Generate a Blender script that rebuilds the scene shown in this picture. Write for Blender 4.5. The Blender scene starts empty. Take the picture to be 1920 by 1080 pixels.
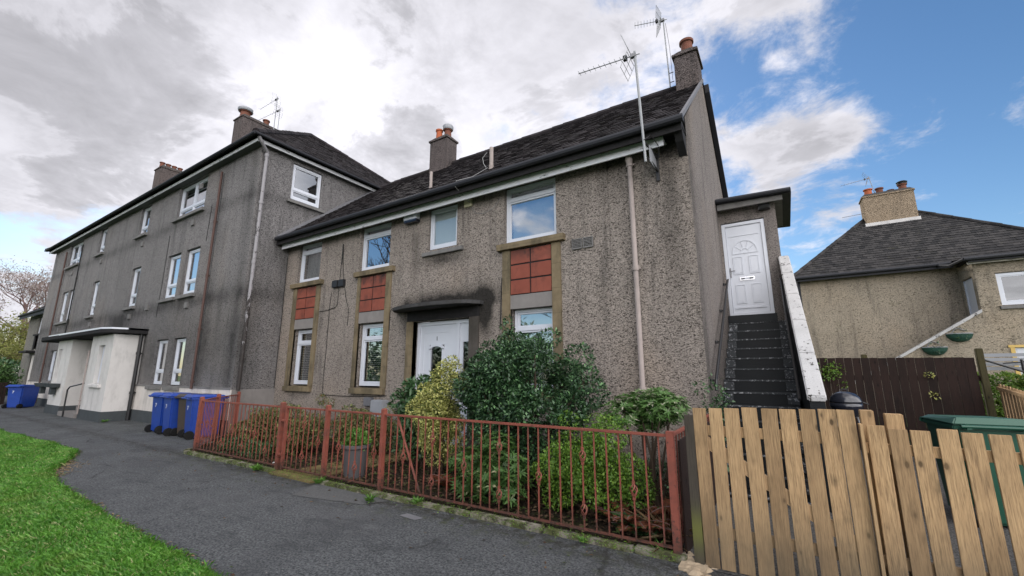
import bpy, bmesh, math, random
import numpy as np
from math import radians as R, sin, cos, pi
from mathutils import Vector, Matrix
rng = np.random.default_rng(7); random.seed(7)
scn = bpy.context.scene
COL = scn.collection

# ------------------------------------------------------------ node expressions
class G:
    """small wrapper so that node maths reads like algebra"""
    def __init__(s, nt): s.nt = nt; s.pos = None
    def new(s, t, **k):
        n = s.nt.nodes.new(t)
        for a, b in k.items(): setattr(n, a, b)
        return n
    def link(s, a, b): s.nt.links.new(a, b)
    def put(s, sock, v):
        if isinstance(v, E): s.link(v.s, sock)
        elif isinstance(v, bpy.types.NodeSocket): s.link(v, sock)
        else:
            if isinstance(v, (tuple, list)) and len(v) == 3 and sock.type == 'RGBA': v = (*v, 1)
            sock.default_value = v
    def m(s, op, *a, clamp=False):
        n = s.new('ShaderNodeMath', operation=op); n.use_clamp = clamp
        for i, v in enumerate(a): s.put(n.inputs[i], v)
        return E(s, n.outputs[0])
    def P(s):
        if s.pos is None:
            s.pos = s.new('ShaderNodeNewGeometry').outputs['Position']
        return s.pos
    def xyz(s, v=None):
        n = s.new('ShaderNodeSeparateXYZ'); s.put(n.inputs[0], v if v is not None else s.P())
        return [E(s, o) for o in n.outputs]
    def comb(s, x, y, z):
        n = s.new('ShaderNodeCombineXYZ')
        for i, v in enumerate((x, y, z)): s.put(n.inputs[i], v)
        return n.outputs[0]
    def mul(s, v, sc):
        n = s.new('ShaderNodeVectorMath', operation='MULTIPLY'); s.put(n.inputs[0], v); n.inputs[1].default_value = sc
        return n.outputs[0]
    def noise(s, scale, detail=3, rough=.55, vec=None, st=None, dist=0, dims='3D', color=False):
        n = s.new('ShaderNodeTexNoise'); n.noise_dimensions = dims
        v = vec if vec is not None else s.P()
        if st: v = s.mul(v, st)
        s.put(n.inputs['Vector'], v); n.inputs['Scale'].default_value = scale
        n.inputs['Detail'].default_value = detail; n.inputs['Roughness'].default_value = rough
        n.inputs['Distortion'].default_value = dist
        return n.outputs['Color'] if color else E(s, n.outputs['Fac'])
    def voro(s, scale, vec=None, feature='F1', out='Distance', st=None):
        n = s.new('ShaderNodeTexVoronoi', feature=feature)
        v = vec if vec is not None else s.P()
        if st: v = s.mul(v, st)
        s.put(n.inputs['Vector'], v); n.inputs['Scale'].default_value = scale
        return E(s, n.outputs[out])
    def ss(s, x, a, b):
        n = s.new('ShaderNodeMapRange'); n.interpolation_type = 'SMOOTHSTEP'
        s.put(n.inputs['Value'], x)
        for i, v in zip((1, 2, 3, 4), (a, b, 0, 1)): n.inputs[i].default_value = v
        return E(s, n.outputs[0])
    def mix(s, f, a, b, mode='MIX'):
        n = s.new('ShaderNodeMix', data_type='RGBA', blend_type=mode)
        s.put(n.inputs['Factor'], f); s.put(n.inputs['A'], a); s.put(n.inputs['B'], b)
        return n.outputs['Result']
    def gauss(s, x, c, w): return s.m('EXPONENT', ((x - c) * (1 / w)) ** 2 * -1)
    def rnd(s): return E(s, s.new('ShaderNodeNewGeometry').outputs['Random Per Island'])
    def ornd(s): return E(s, s.new('ShaderNodeObjectInfo').outputs['Random'])
class E:
    def __init__(s, g, so): s.g = g; s.s = so
    def __add__(s, o): return s.g.m('ADD', s, o)
    __radd__ = __add__
    def __sub__(s, o): return s.g.m('SUBTRACT', s, o)
    def __rsub__(s, o): return s.g.m('SUBTRACT', o, s)
    def __mul__(s, o): return s.g.m('MULTIPLY', s, o)
    __rmul__ = __mul__
    def __truediv__(s, o): return s.g.m('DIVIDE', s, o)
    def __pow__(s, o): return s.g.m('POWER', s.g.m('ABSOLUTE', s), o)
    def clamp(s): return s.g.m('ADD', s, 0, clamp=True)

def newmat(name, rough=.8, spec=.3, metal=0):
    m = bpy.data.materials.new(name); m.use_nodes = True
    g = G(m.node_tree); b = m.node_tree.nodes['Principled BSDF']
    b.inputs['Roughness'].default_value = rough; b.inputs['Metallic'].default_value = metal
    b.inputs['Specular IOR Level'].default_value = spec
    return m, g, b
def bump(g, b, h, strength=.5, dist=.02):
    n = g.new('ShaderNodeBump'); n.inputs['Strength'].default_value = strength
    n.inputs['Distance'].default_value = dist; g.put(n.inputs['Height'], h)
    g.link(n.outputs[0], b.inputs['Normal'])
def srgb(r, g_, b):
    f = lambda c: (c / 255) / 12.92 if c / 255 <= .04045 else ((c / 255 + .055) / 1.055) ** 2.4
    return (f(r), f(g_), f(b))

def simple(name, col, rough=.6, spec=.4, var=.15, sc=6, metal=0, bmp=0, bsc=60, dirt=0):
    m, g, b = newmat(name, rough, spec, metal)
    n = g.noise(sc, 5, .65)
    c = g.mix(n, tuple(x * (1 - var) for x in col), tuple(min(1, x * (1 + var)) for x in col))
    if dirt:
        d = g.ss(g.noise(3.1, 6, .7, st=(1, 1, .35)), .45, .75) * dirt
        c = g.mix(d, c, (.03, .028, .022))
    g.put(b.inputs['Base Color'], c)
    if bmp: bump(g, b, g.noise(bsc, 4), bmp, .01)
    return m

def harl(name, light, dark, scale=20, stain=.5, extra=None, contrast=(.40, .60), moss=0):
    """roughcast render: coarse pebbly relief, speckle and rain streaks"""
    m, g, b = newmat(name, .95, .15)
    x, y, z = g.xyz()
    a = g.noise(scale, 3, .6, st=(1, 1, 2.1), dist=1.1)
    a2 = g.noise(scale * 2.1, 3, .65, st=(1, 1, 1.7), dist=.8)
    dash = (g.ss(a, contrast[0] + .07, contrast[0] - .03) + g.ss(a2, .44, .34) * .75).clamp()
    fine = g.noise(scale * 4, 3, .6)
    c = g.mix(g.ss(a2, .42, .68), tuple(v * .78 for v in light), tuple(min(1, v * 1.12) for v in light))
    c = g.mix(g.ss(fine, .5, .72) * .35, c, tuple(min(1, v * 1.45) for v in light))
    c = g.mix(g.ss(g.noise(.7, 4, .6), .35, .7) * .30, c, tuple(v * .62 for v in light))
    c = g.mix(g.ss(g.noise(.45, 3, .6, st=(1, 1, .8)), .48, .72) * .35, c, (light[0] * 1.1, light[1] * 1.0, light[2] * .88))
    c = g.mix(dash * .92, c, tuple(v * .55 for v in dark))
    st = g.ss(g.noise(2.2, 6, .68, st=(1.4, 1.4, .16)), .50, .72) * stain
    c = g.mix(st, c, (.045, .045, .043))
    if extra:
        e = extra(g, x, y, z)
        c = g.mix(e, c, (.016, .016, .015))
    if moss:
        mm = g.ss(g.noise(1.7, 5, .7), .58, .75) * moss
        c = g.mix(mm, c, (.09, .10, .045))
    g.put(b.inputs['Base Color'], c)
    v = g.voro(scale * 1.9)
    h = a * .8 + a2 * .9 + (1 - v) * .4 - dash * .5
    bump(g, b, h, .9, .022)
    return m

def lower_stains(g, x, y, z):
    n = g.noise(5, 5, .7); big = g.noise(1.6, 5, .65)
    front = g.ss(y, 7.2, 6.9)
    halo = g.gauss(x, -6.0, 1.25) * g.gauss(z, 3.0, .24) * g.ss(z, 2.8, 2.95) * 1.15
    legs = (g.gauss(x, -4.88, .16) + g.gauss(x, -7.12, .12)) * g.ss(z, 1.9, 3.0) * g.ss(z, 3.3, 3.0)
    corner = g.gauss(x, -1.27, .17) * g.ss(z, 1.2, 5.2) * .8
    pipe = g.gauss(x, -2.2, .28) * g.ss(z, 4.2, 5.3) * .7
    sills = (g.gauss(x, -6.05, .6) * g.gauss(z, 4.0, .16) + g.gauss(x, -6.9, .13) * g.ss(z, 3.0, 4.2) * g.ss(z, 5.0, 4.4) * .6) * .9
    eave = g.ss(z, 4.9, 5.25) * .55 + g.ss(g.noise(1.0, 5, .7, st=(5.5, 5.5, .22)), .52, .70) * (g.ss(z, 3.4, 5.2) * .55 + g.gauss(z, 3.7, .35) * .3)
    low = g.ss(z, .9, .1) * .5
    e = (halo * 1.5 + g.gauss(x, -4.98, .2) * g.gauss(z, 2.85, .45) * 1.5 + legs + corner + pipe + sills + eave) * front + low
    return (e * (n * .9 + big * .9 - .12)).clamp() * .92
def tall_stains(g, x, y, z):
    n = g.noise(4, 5, .7); big = g.noise(.9, 5, .65)
    runs = g.ss(g.noise(1.0, 6, .75, st=(2.6, 2.6, .2)), .54, .74) * .38
    corner = runs + (g.gauss(x, -12.5, .25) * .6 + g.gauss(x, -14.2, .25) * .4) * g.ss(y, 5.8, 5.66)
    corner2 = (g.gauss(y, 5.75, .3) * g.gauss(z, 2.3, 1.2)) * .8
    sills = g.gauss(z, 3.72, .22) * .7 + g.gauss(z, 6.6, .2) * .55 + g.gauss(x, -21.6, 1.1) * g.gauss(z, 3.35, .3) * 1.3
    return ((corner + corner2 + sills) * (n * .8 + big * .9 - .15)).clamp() * .75

M = {}
M['harl_tan'] = harl('harl_tan', srgb(170, 160, 151), srgb(86, 78, 73), 27, .5, lower_stains)
M['harl_gable'] = harl('harl_gable', srgb(160, 152, 147), srgb(80, 76, 73), 34, .45, lambda g, x, y, z: (g.gauss(y, 6.9, .35) * g.noise(5, 4)).clamp() * .8)
M['harl_grey'] = harl('harl_grey', srgb(148, 145, 144), srgb(84, 82, 83), 26, .38, tall_stains, (.40, .64))
M['harl_neigh'] = harl('harl_neigh', srgb(168, 157, 140), srgb(112, 102, 86), 15, .5, None, (.36, .66), .35)
M['harl_far'] = harl('harl_far', srgb(140, 137, 130), srgb(88, 86, 82), 22, .4)
M['chimney_harl'] = harl('chimney_harl', srgb(112, 103, 101), srgb(54, 49, 48), 24, .6)
M['chimney_tan'] = harl('chimney_tan', srgb(170, 152, 130), srgb(125, 108, 90), 24, .3)
M['haunch'] = simple('cement_haunch', (.06, .055, .05), .95, .1, .5, 5, bmp=.6, bsc=30)
M['white_paint'] = simple('white_upvc', (.57, .595, .65), .35, .5, .03)
M['white_wall'] = simple('white_wall', (.58, .56, .54), .85, .2, .12, 2.5, bmp=.3, bsc=60, dirt=.28)
M['plinth'] = simple('dark_plinth', (.06, .068, .072), .8, .2, .3, 3, bmp=.3, dirt=.3)
M['cream_band'] = simple('cream_band', (.58, .54, .50), .85, .2, .15, 3, bmp=.2, dirt=.35)
M['stone_sill'] = simple('stone_sill', (.17, .165, .16), .9, .2, .35, 6, bmp=.4, dirt=.4)
M['black_stone'] = simple('sooty_stone', (.022, .021, .022), .9, .2, .5, 6, bmp=.5)
M['concrete'] = simple('concrete', (.21, .195, .185), .9, .2, .2, 5, bmp=.4, dirt=.25)
M['conc_kerb'] = simple('kerb_concrete', (.22, .20, .165), .95, .1, .5, 9, bmp=.6, dirt=.5)
M['black_gutter'] = simple('black_gutter', (.012, .013, .018), .35, .5, .3)
M['grey_upvc'] = simple('grey_plastic', (.25, .26, .28), .5, .4, .1)
M['dark_plastic'] = simple('dark_plastic', (.02, .02, .022), .5, .4, .3)
M['soffit'] = simple('soffit', (.10, .10, .10), .8, .2, .3)
M['steel'] = simple('galvanised', (.24, .24, .25), .65, .4, .2, metal=.2)
M['alu'] = simple('aluminium', (.30, .31, .32), .7, .3, .15, metal=.2)
M['terracotta'] = simple('terracotta', (.15, .062, .042), .85, .2, .3, 9, dirt=.3)
M['orange_pot'] = simple('orange_pot', (.36, .10, .045), .8, .2, .2, 9)
M['lead'] = simple('lead', (.13, .13, .14), .7, .3, .3, 8)
M['rust_pipe'] = simple('rust_pipe', (.085, .05, .042), .7, .3, .4, 14)
M['pipe_pink'] = simple('pipe_pink', (.34, .29, .27), .7, .3, .15, 8, dirt=.35)
M['interior'] = simple('interior', (.05, .05, .055), .9, .1)
M['room_wall'] = simple('room_wall', (.20, .20, .19), .9, .1)
M['blind'] = simple('blind', (.62, .62, .60), .7, .2, .03)
M['curtain'] = simple('curtain', (.42, .42, .43), .9, .1, .12, 9)
M['black'] = simple('black_metal', (.014, .014, .015), .4, .5, .3)
M['lamp_glass'] = simple('lamp_glass', (.05, .05, .05), .2, .6)
M['yellowed'] = simple('yellowed_plastic', (.50, .47, .33), .6, .3, .1)
M['wire'] = simple('wire_black', (.015, .015, .015), .6, .3)
M['wire_grey'] = simple('wire_grey', (.25, .25, .25), .6, .3)
M['bin_blue'] = simple('bin_blue', (.010, .045, .27), .45, .5, .25, 9, dirt=.28)
M['bin_brown'] = simple('bin_brown', (.06, .045, .035), .5, .4, .2)
M['bin_green'] = simple('bin_green', (.012, .075, .045), .42, .5, .12, 5)
M['rubber'] = simple('rubber', (.012, .012, .012), .8, .2)
M['pot_grey'] = simple('pot_grey', (.085, .082, .085), .75, .3, .15, 10, bmp=.2)
M['enamel'] = simple('enamel_black', (.012, .014, .022), .18, .7, .1)
M['chrome'] = simple('chrome', (.55, .55, .56), .2, .6, .05, metal=.9)
M['bark'] = simple('bark', (.055, .04, .03), .95, .1, .4, 12, bmp=.5)
M['twig'] = simple('twig', (.16, .105, .10), .95, .1, .3, 12)
M['white_mark'] = simple('white_mark', (.75, .76, .8), .6, .3)
M['blue_ink'] = simple('blue_ink', (.05, .05, .12), .6, .3)
M['basket_green'] = simple('basket_green', (.02, .06, .045), .6, .3, .3)
M['lemon_wood'] = simple('yellow_frame', (.55, .38, .12), .6, .3, .1)
M['litter'] = simple('litter_white', (.7, .7, .7), .6, .3)

M['sooty_jamb'] = simple('sooty_jamb', (.07, .062, .055), .9, .2, .5, 4, bmp=.4, dirt=.6)
M['canopy_stone'] = simple('canopy_stone', (.05, .049, .05), .9, .2, .7, 5, bmp=.6, dirt=.7)
def stone_mat():
    m, g, b = newmat('sandstone', .9, .2)
    n = g.noise(7, 6, .7); x, y, z = g.xyz()
    c = g.mix(n, srgb(90, 80, 62), srgb(142, 127, 102))
    c = g.mix(g.ss(g.noise(2, 5, .7, st=(1, 1, .4)), .42, .66) * .7, c, (.055, .05, .035))
    j = g.m('FRACT', z * 2.2 + .3); jm = g.ss(j, .022, .0)
    c = g.mix(jm * .6, c, (.06, .05, .035))
    g.put(b.inputs['Base Color'], c); bump(g, b, g.noise(50, 4) + jm * -2, .35, .01); return m
M['stone'] = stone_mat()
def slab_mat():
    m, g, b = newmat('mossy_slab', .9, .2)
    c = g.mix(g.noise(7, 6, .7), srgb(82, 72, 46), srgb(132, 116, 78))
    c = g.mix(g.ss(g.noise(3, 5, .7), .45, .65) * .6, c, (.045, .045, .025))
    g.put(b.inputs['Base Color'], c); bump(g, b, g.noise(50, 4), .4, .01); return m
M['stone_slab'] = slab_mat()
def redtile_mat():
    m, g, b = newmat('red_tile', .75, .3)
    c = g.mix(g.noise(5, 5, .6), srgb(116, 62, 50), srgb(150, 86, 70))
    c = g.mix(g.rnd() * .25, c, srgb(110, 50, 38))
    zz_ = g.xyz()[2]
    d = (g.ss(g.noise(3.3, 5, .7, st=(1, 1, .6)), .48, .72) * .6 + g.ss(zz_, 3.55, 3.9) * g.ss(g.noise(6, 4, .7), .3, .6) * .6).clamp()
    c = g.mix(d, c, (.03, .024, .022))
    g.put(b.inputs['Base Color'], c); bump(g, b, g.noise(40, 3), .15, .01); return m
M['red_tile'] = redtile_mat()
def cap_mat():
    m, g, b = newmat('peeling_white', .8, .25)
    n = g.noise(14, 6, .72, st=(1, 1, 1)); n2 = g.noise(4, 4, .6)
    peel = g.ss(n + n2 * .35, .775, .805)
    c = g.mix(g.noise(3, 4), (.36, .355, .35), (.54, .535, .53))
    c = g.mix(g.ss(g.voro(60), .0, .35), (.25, .25, .24), c)
    c = g.mix(peel, c, (.028, .024, .02))
    g.put(b.inputs['Base Color'], c); bump(g, b, g.noise(60, 3) + peel * -1.5, .6, .01); return m
M['cap_white'] = cap_mat()
def peeling_pipe():
    m, g, b = newmat('peeling_pipe', .7, .3)
    x, y, z = g.xyz()
    n = g.noise(9, 6, .7, st=(1, 1, .5)) + g.ss(z, 4.6, 1.5) * .22
    c = g.mix(g.ss(n, .55, .62), (.26, .25, .26), (.035, .03, .028))
    g.put(b.inputs['Base Color'], c); return m
M['peel_pipe'] = peeling_pipe()
def fascia_mat():
    m, g, b = newmat('flaking_fascia', .75, .3)
    n = g.noise(6, 7, .75, st=(.6, 1, 1.6))
    c = g.mix(g.ss(n, .56, .66), (.62, .63, .66), (.07, .07, .075))
    g.put(b.inputs['Base Color'], c); bump(g, b, n, .4, .01); return m
M['fascia'] = fascia_mat(); M['black_gutter'].node_tree.nodes['Principled BSDF'].inputs['Roughness'].default_value = .7
def tile_mat(name, c0, c1, moss):
    m, g, b = newmat(name, .85, .25)
    r = g.rnd()
    c = g.mix(r, c0, c1)
    c = g.mix(g.ss(g.noise(9, 6, .7), .45, .75) * .4, c, tuple(v * 1.6 for v in c1))
    c = g.mix(g.ss(g.noise(2.2, 6, .75), .56, .72) * moss, c, (.075, .07, .035))
    g.put(b.inputs['Base Color'], c); bump(g, b, g.noise(40, 4), .5, .01); return m
M['tile_brown'] = tile_mat('tile_brown', (.010, .0085, .0095), (.027, .022, .024), .25)
M['tile_grey'] = tile_mat('tile_grey', (.012, .012, .013), (.045, .042, .041), .28)

def railing_mat():
    m, g, b = newmat('rust_red_paint', .55, .4)
    x, y, z = g.xyz()
    c = g.mix(g.noise(8, 5, .7), srgb(108, 56, 45), srgb(146, 82, 68))
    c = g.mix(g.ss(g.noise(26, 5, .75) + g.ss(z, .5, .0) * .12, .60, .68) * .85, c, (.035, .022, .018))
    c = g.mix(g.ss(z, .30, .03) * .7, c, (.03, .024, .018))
    c = g.mix(g.ss(g.noise(3.5, 5, .7), .50, .68) * .5, c, (.06, .035, .028))
    g.put(b.inputs['Base Color'], c); bump(g, b, g.noise(60, 4, .7), .5, .004); return m
M['railing'] = railing_mat()

def wood(name, ca, cb, cd, algae=0, dark=0, red=0):
    m, g, b = newmat(name, .8, .2)
    tc = g.new('ShaderNodeTexCoord').outputs['Object']
    x, y, z = g.xyz(); lx, ly, lz = g.xyz(tc)
    o = g.ornd()
    v = g.comb(x + o * 17, y, z * 1.0 + o * 9)
    gr = g.noise(5, 6, .6, vec=v, st=(9, 9, .55), dist=1.2)
    fine = g.noise(40, 3, .6, vec=v, st=(5, 5, .25))
    c = g.mix(gr, ca, cb)
    c = g.mix(g.ss(fine, .45, .62) * .55, c, cd)
    c = g.mix(g.ss(g.noise(16, 4, .6, vec=v, st=(6, 6, .2)), .5, .62) * .35, c, tuple(min(1, q * 1.12) for q in ca))
    kn = g.voro(4.2, vec=g.mul(v, (2.0, 1, 1.0)))
    k = g.ss(kn, .13, .06)
    ring = g.ss(kn, .26, .10)
    c = g.mix(ring * .35, c, cd); c = g.mix(k * .85, c, tuple(q * .35 for q in cd))
    # weathering
    w = g.ss(g.noise(2.3, 5, .65, vec=v, st=(2.5, 1, .7)), .54, .74)
    c = g.mix(w * .75, c, (cd[0] * .7, cd[1] * .78, cd[2] * .85))
    c = g.mix(g.ss(g.noise(7, 5, .7, vec=v, st=(7, 1, .35)), .55, .72) * .5, c, (cd[0] * .45, cd[1] * .45, cd[2] * .45))
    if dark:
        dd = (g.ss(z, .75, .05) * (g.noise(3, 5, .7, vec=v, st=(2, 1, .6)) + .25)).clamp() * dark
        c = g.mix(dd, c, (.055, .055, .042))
    if algae:
        al = g.gauss(z, .28, .14) * g.ss(g.noise(5, 4), .25, .45) * algae
        c = g.mix(al.clamp() * .8, c, srgb(126, 132, 40))
    c = g.mix(((o - .45) * .8).clamp(), c, cd)
    o2 = g.m('FRACT', o * 7.7)
    c = g.mix(((o2 - .5) * .35).clamp(), c, ca)
    c = g.mix(g.ss(g.noise(1.1, 4, .7, vec=v, st=(2, 1, .9)), .5, .7) * .4, c, tuple(q * .8 for q in cd))
    lum_ = g.new('ShaderNodeHueSaturation'); lum_.inputs['Saturation'].default_value = .9; g.link(c, lum_.inputs['Color']); c = lum_.outputs[0]
    g.put(b.inputs['Base Color'], c)
    bump(g, b, gr * .6 + fine * .5 + k * -.6, .45, .006); return m
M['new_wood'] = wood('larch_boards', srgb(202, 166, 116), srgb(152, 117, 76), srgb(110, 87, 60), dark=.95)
M['post_wood'] = wood('weathered_post', srgb(88, 80, 70), srgb(60, 54, 48), srgb(45, 42, 36), algae=.95)
M['pale_wood'] = wood('pale_boards', srgb(205, 170, 125), srgb(176, 142, 98), srgb(140, 112, 78))
M['brown_wood'] = wood('brown_stained_boards', srgb(50, 33, 27), srgb(33, 23, 20), srgb(22, 17, 15))
M['mossy_wood'] = wood('mossy_post', srgb(84, 78, 44), srgb(62, 58, 34), srgb(42, 38, 26))

def asphalt_mat():
    m, g, b = newmat('asphalt', .85, .3)
    x, y, z = g.xyz()
    a = g.noise(48, 4, .75); v = g.voro(70)
    base = g.mix(g.ss(a, .34, .66), (.022, .024, .027), (.135, .142, .148))
    base = g.mix(g.ss(g.voro(90, out='Color'), .82, .95) * .35, base, (.22, .22, .21))
    base = g.mix(g.ss(g.noise(1.1, 5, .6), .42, .68) * .45, base, (.038, .04, .044))
    base = g.mix(g.ss(g.noise(.5, 4, .6), .5, .7) * .35, base, (.10, .10, .105))
    base = g.mix(g.ss(g.noise(2.6, 6, .75, st=(.5, 1.6, 1)), .50, .66) * .5, base, (.030, .033, .036))
    base = g.mix(g.ss(g.noise(1.9, 6, .75, st=(.6, 1.4, 1)), .58, .72) * .4, base, (.17, .175, .18))
    cr_ = g.voro(.55, feature='DISTANCE_TO_EDGE', vec=g.comb(x + g.noise(2.2, 4) * .5, y + g.noise(1.7, 4) * .5, 0.0))
    base = g.mix(g.ss(cr_, .012, .002) * g.ss(g.noise(.9, 3), .48, .58) * .8, base, (.018, .018, .018))
    near = g.ss(y, 3.25, 3.95) * g.ss(x, -11, -10) + g.ss(y, 4.0, 5.0) * g.ss(x, -9.5, -10.5) * .7
    mo = near.clamp() * g.ss(g.noise(6, 6, .75), .50, .66)
    base = g.mix(mo * .8, base, (.045, .055, .014))
    base = g.mix(g.gauss(y, 3.9, .16) * g.ss(g.noise(9, 5, .7), .40, .6) * .8, base, (.022, .02, .016))
    g.put(b.inputs['Base Color'], base)
    g.put(b.inputs['Roughness'], .62 + g.noise(1.3, 3) * .4)
    bump(g, b, a * .9 + (1 - v) * .8, 1.0, .014); return m
M['asphalt'] = asphalt_mat()
def ground_mat(name, c0, c1, sc=20, b_=.6, c2=None):
    m, g, b = newmat(name, .98, .1)
    n = g.noise(sc, 6, .7); c = g.mix(g.ss(n, .3, .7), c0, c1)
    if c2: c = g.mix(g.ss(g.noise(sc * .25, 5, .7), .5, .65), c, c2)
    g.put(b.inputs['Base Color'], c); bump(g, b, n + g.noise(sc * 4, 3), b_, .03); return m
M['soil'] = ground_mat('soil', (.018, .014, .010), (.06, .045, .032), 25, .9, (.03, .035, .012))
M['lawn'] = ground_mat('lawn_earth', (.03, .075, .014), (.05, .12, .022), 8, .6)
M['earth'] = ground_mat('ground', (.045, .07, .022), (.075, .10, .035), 3, .5)
M['gravel'] = ground_mat('gravel_ground', (.06, .058, .055), (.26, .25, .24), 60, 1.0)
M['patch'] = ground_mat('patch', (.085, .088, .09), (.13, .13, .13), 60, .5)
M['rubble'] = simple('sandstone_rubble', (.34, .27, .19), .95, .1, .3, 12, bmp=.9, bsc=30)
M['hillmat'] = ground_mat('hill', (.03, .05, .02), (.06, .075, .035), .3, .5)

def leafmat(name, c0, c1, rough=.5, spec=.4, trans=.25, c2=None, f2=.2):
    m, g, b = newmat(name, rough, spec)
    r = g.rnd(); c = g.mix(r, c0, c1)
    c = g.mix(g.ss(g.noise(4, 3), .35, .65) * .4, c, tuple(v * .6 for v in c0))
    if c2: c = g.mix(g.ss(g.m('FRACT', r * 7.13), 1 - f2, 1 - f2 + .05), c, c2)
    g.put(b.inputs['Base Color'], c)
    t = g.new('ShaderNodeBsdfTranslucent'); g.put(t.inputs[0], c)
    mx = g.new('ShaderNodeMixShader'); mx.inputs[0].default_value = trans
    g.link(b.outputs[0], mx.inputs[1]); g.link(t.outputs[0], mx.inputs[2])
    g.link(mx.outputs[0], m.node_tree.nodes['Material Output'].inputs[0]); return m
M['leaf_dark'] = leafmat('leaf_dark', (.016, .045, .02), (.06, .135, .05), .36, .5, .18, (.13, .25, .10), .15)
M['leaf_laurel'] = leafmat('leaf_laurel', (.035, .085, .03), (.075, .16, .055), .35, .5, .2)
M['leaf_yellow'] = leafmat('leaf_yellow', (.40, .41, .10), (.72, .70, .30), .5, .4, .3, (.10, .14, .03), .25)
M['leaf_pieris'] = leafmat('leaf_pieris', (.07, .16, .035), (.15, .27, .08), .4, .5, .3, (.42, .42, .30), .15)
M['leaf_privet'] = leafmat('leaf_privet', (.07, .17, .02), (.20, .33, .04), .45, .45, .3)
M['leaf_rhodo'] = leafmat('leaf_rhodo', (.05, .12, .03), (.12, .22, .06), .4, .5, .25, (.40, .38, .22), .06)
M['leaf_bronze'] = leafmat('leaf_bronze', (.07, .095, .035), (.24, .25, .09), .6, .3, .25, (.22, .11, .06), .18)
M['leaf_fern'] = leafmat('leaf_fern', (.10, .035, .02), (.24, .085, .045), .8, .2, .25, (.05, .08, .02), .15)
M['leaf_fresh'] = leafmat('leaf_fresh', (.08, .20, .03), (.16, .32, .06), .5, .4, .3)
M['leaf_dead'] = leafmat('leaf_dead', (.06, .036, .022), (.17, .115, .07), .8, .2, .1, (.05, .07, .02), .3)
M['leaf_willow'] = leafmat('leaf_willow', (.13, .15, .04), (.26, .26, .07), .6, .3, .3)
M['leaf_budding'] = leafmat('leaf_budding', (.22, .17, .15), (.34, .28, .25), .8, .2, .3)
M['leaf_hedge'] = leafmat('leaf_hedge', (.06, .13, .02), (.17, .25, .04), .5, .4, .3)
M['grass'] = leafmat('grass_blades', (.06, .20, .02), (.17, .38, .055), .5, .35, .35, (.36, .38, .17), .09)
def patchy(m, sc, col, lo, hi, amt):
    g = G(m.node_tree); b = m.node_tree.nodes['Principled BSDF']; l = b.inputs['Base Color'].links[0].from_socket
    c = g.mix(g.ss(g.noise(sc, 5, .7), lo, hi) * amt, l, col)
    for n in m.node_tree.nodes:
        if n.type in ('BSDF_PRINCIPLED', 'BSDF_TRANSLUCENT'): g.link(c, n.inputs[0])
patchy(M['grass'], 1.7, (.17, .26, .05), .5, .68, .6); patchy(M['grass'], 7, (.03, .13, .02), .52, .66, .55)
patchy(M['conc_kerb'], 5, (.06, .075, .018), .40, .56, .85); patchy(M['conc_kerb'], 11, (.03, .028, .02), .5, .62, .7)
M['straw'] = leafmat('straw', (.22, .15, .08), (.4, .3, .18), .8, .2, .1)

def glass_mat(name, refl=.42, tint=(.72, .78, .78)):
    m = bpy.data.materials.new(name); m.use_nodes = True; nt = m.node_tree; g = G(nt)
    nt.nodes.remove(nt.nodes['Principled BSDF'])
    t = g.new('ShaderNodeBsdfTransparent'); t.inputs[0].default_value = (*tint, 1)
    gl = g.new('ShaderNodeBsdfGlossy'); gl.inputs['Roughness'].default_value = .015
    gl.inputs[0].default_value = (.95, .97, 1, 1)
    bn = g.new('ShaderNodeBump'); bn.inputs['Strength'].default_value = .02; g.put(bn.inputs['Height'], g.noise(1.5, 1))
    g.link(bn.outputs[0], gl.inputs['Normal'])
    lw = g.new('ShaderNodeLayerWeight'); lw.inputs[0].default_value = .35
    f = E(g, lw.outputs['Facing']) ** 3 * .45 + refl
    mx = g.new('ShaderNodeMixShader'); g.put(mx.inputs[0], f.clamp())
    g.link(t.outputs[0], mx.inputs[1]); g.link(gl.outputs[0], mx.inputs[2])
    g.link(mx.outputs[0], nt.nodes['Material Output'].inputs[0]); return m
M['glass'] = glass_mat('glass', .55)
M['glass_soft'] = glass_mat('glass_soft', .22)
M['glass_dark'] = glass_mat('glass_dark', .12, (.3, .3, .33))

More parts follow.
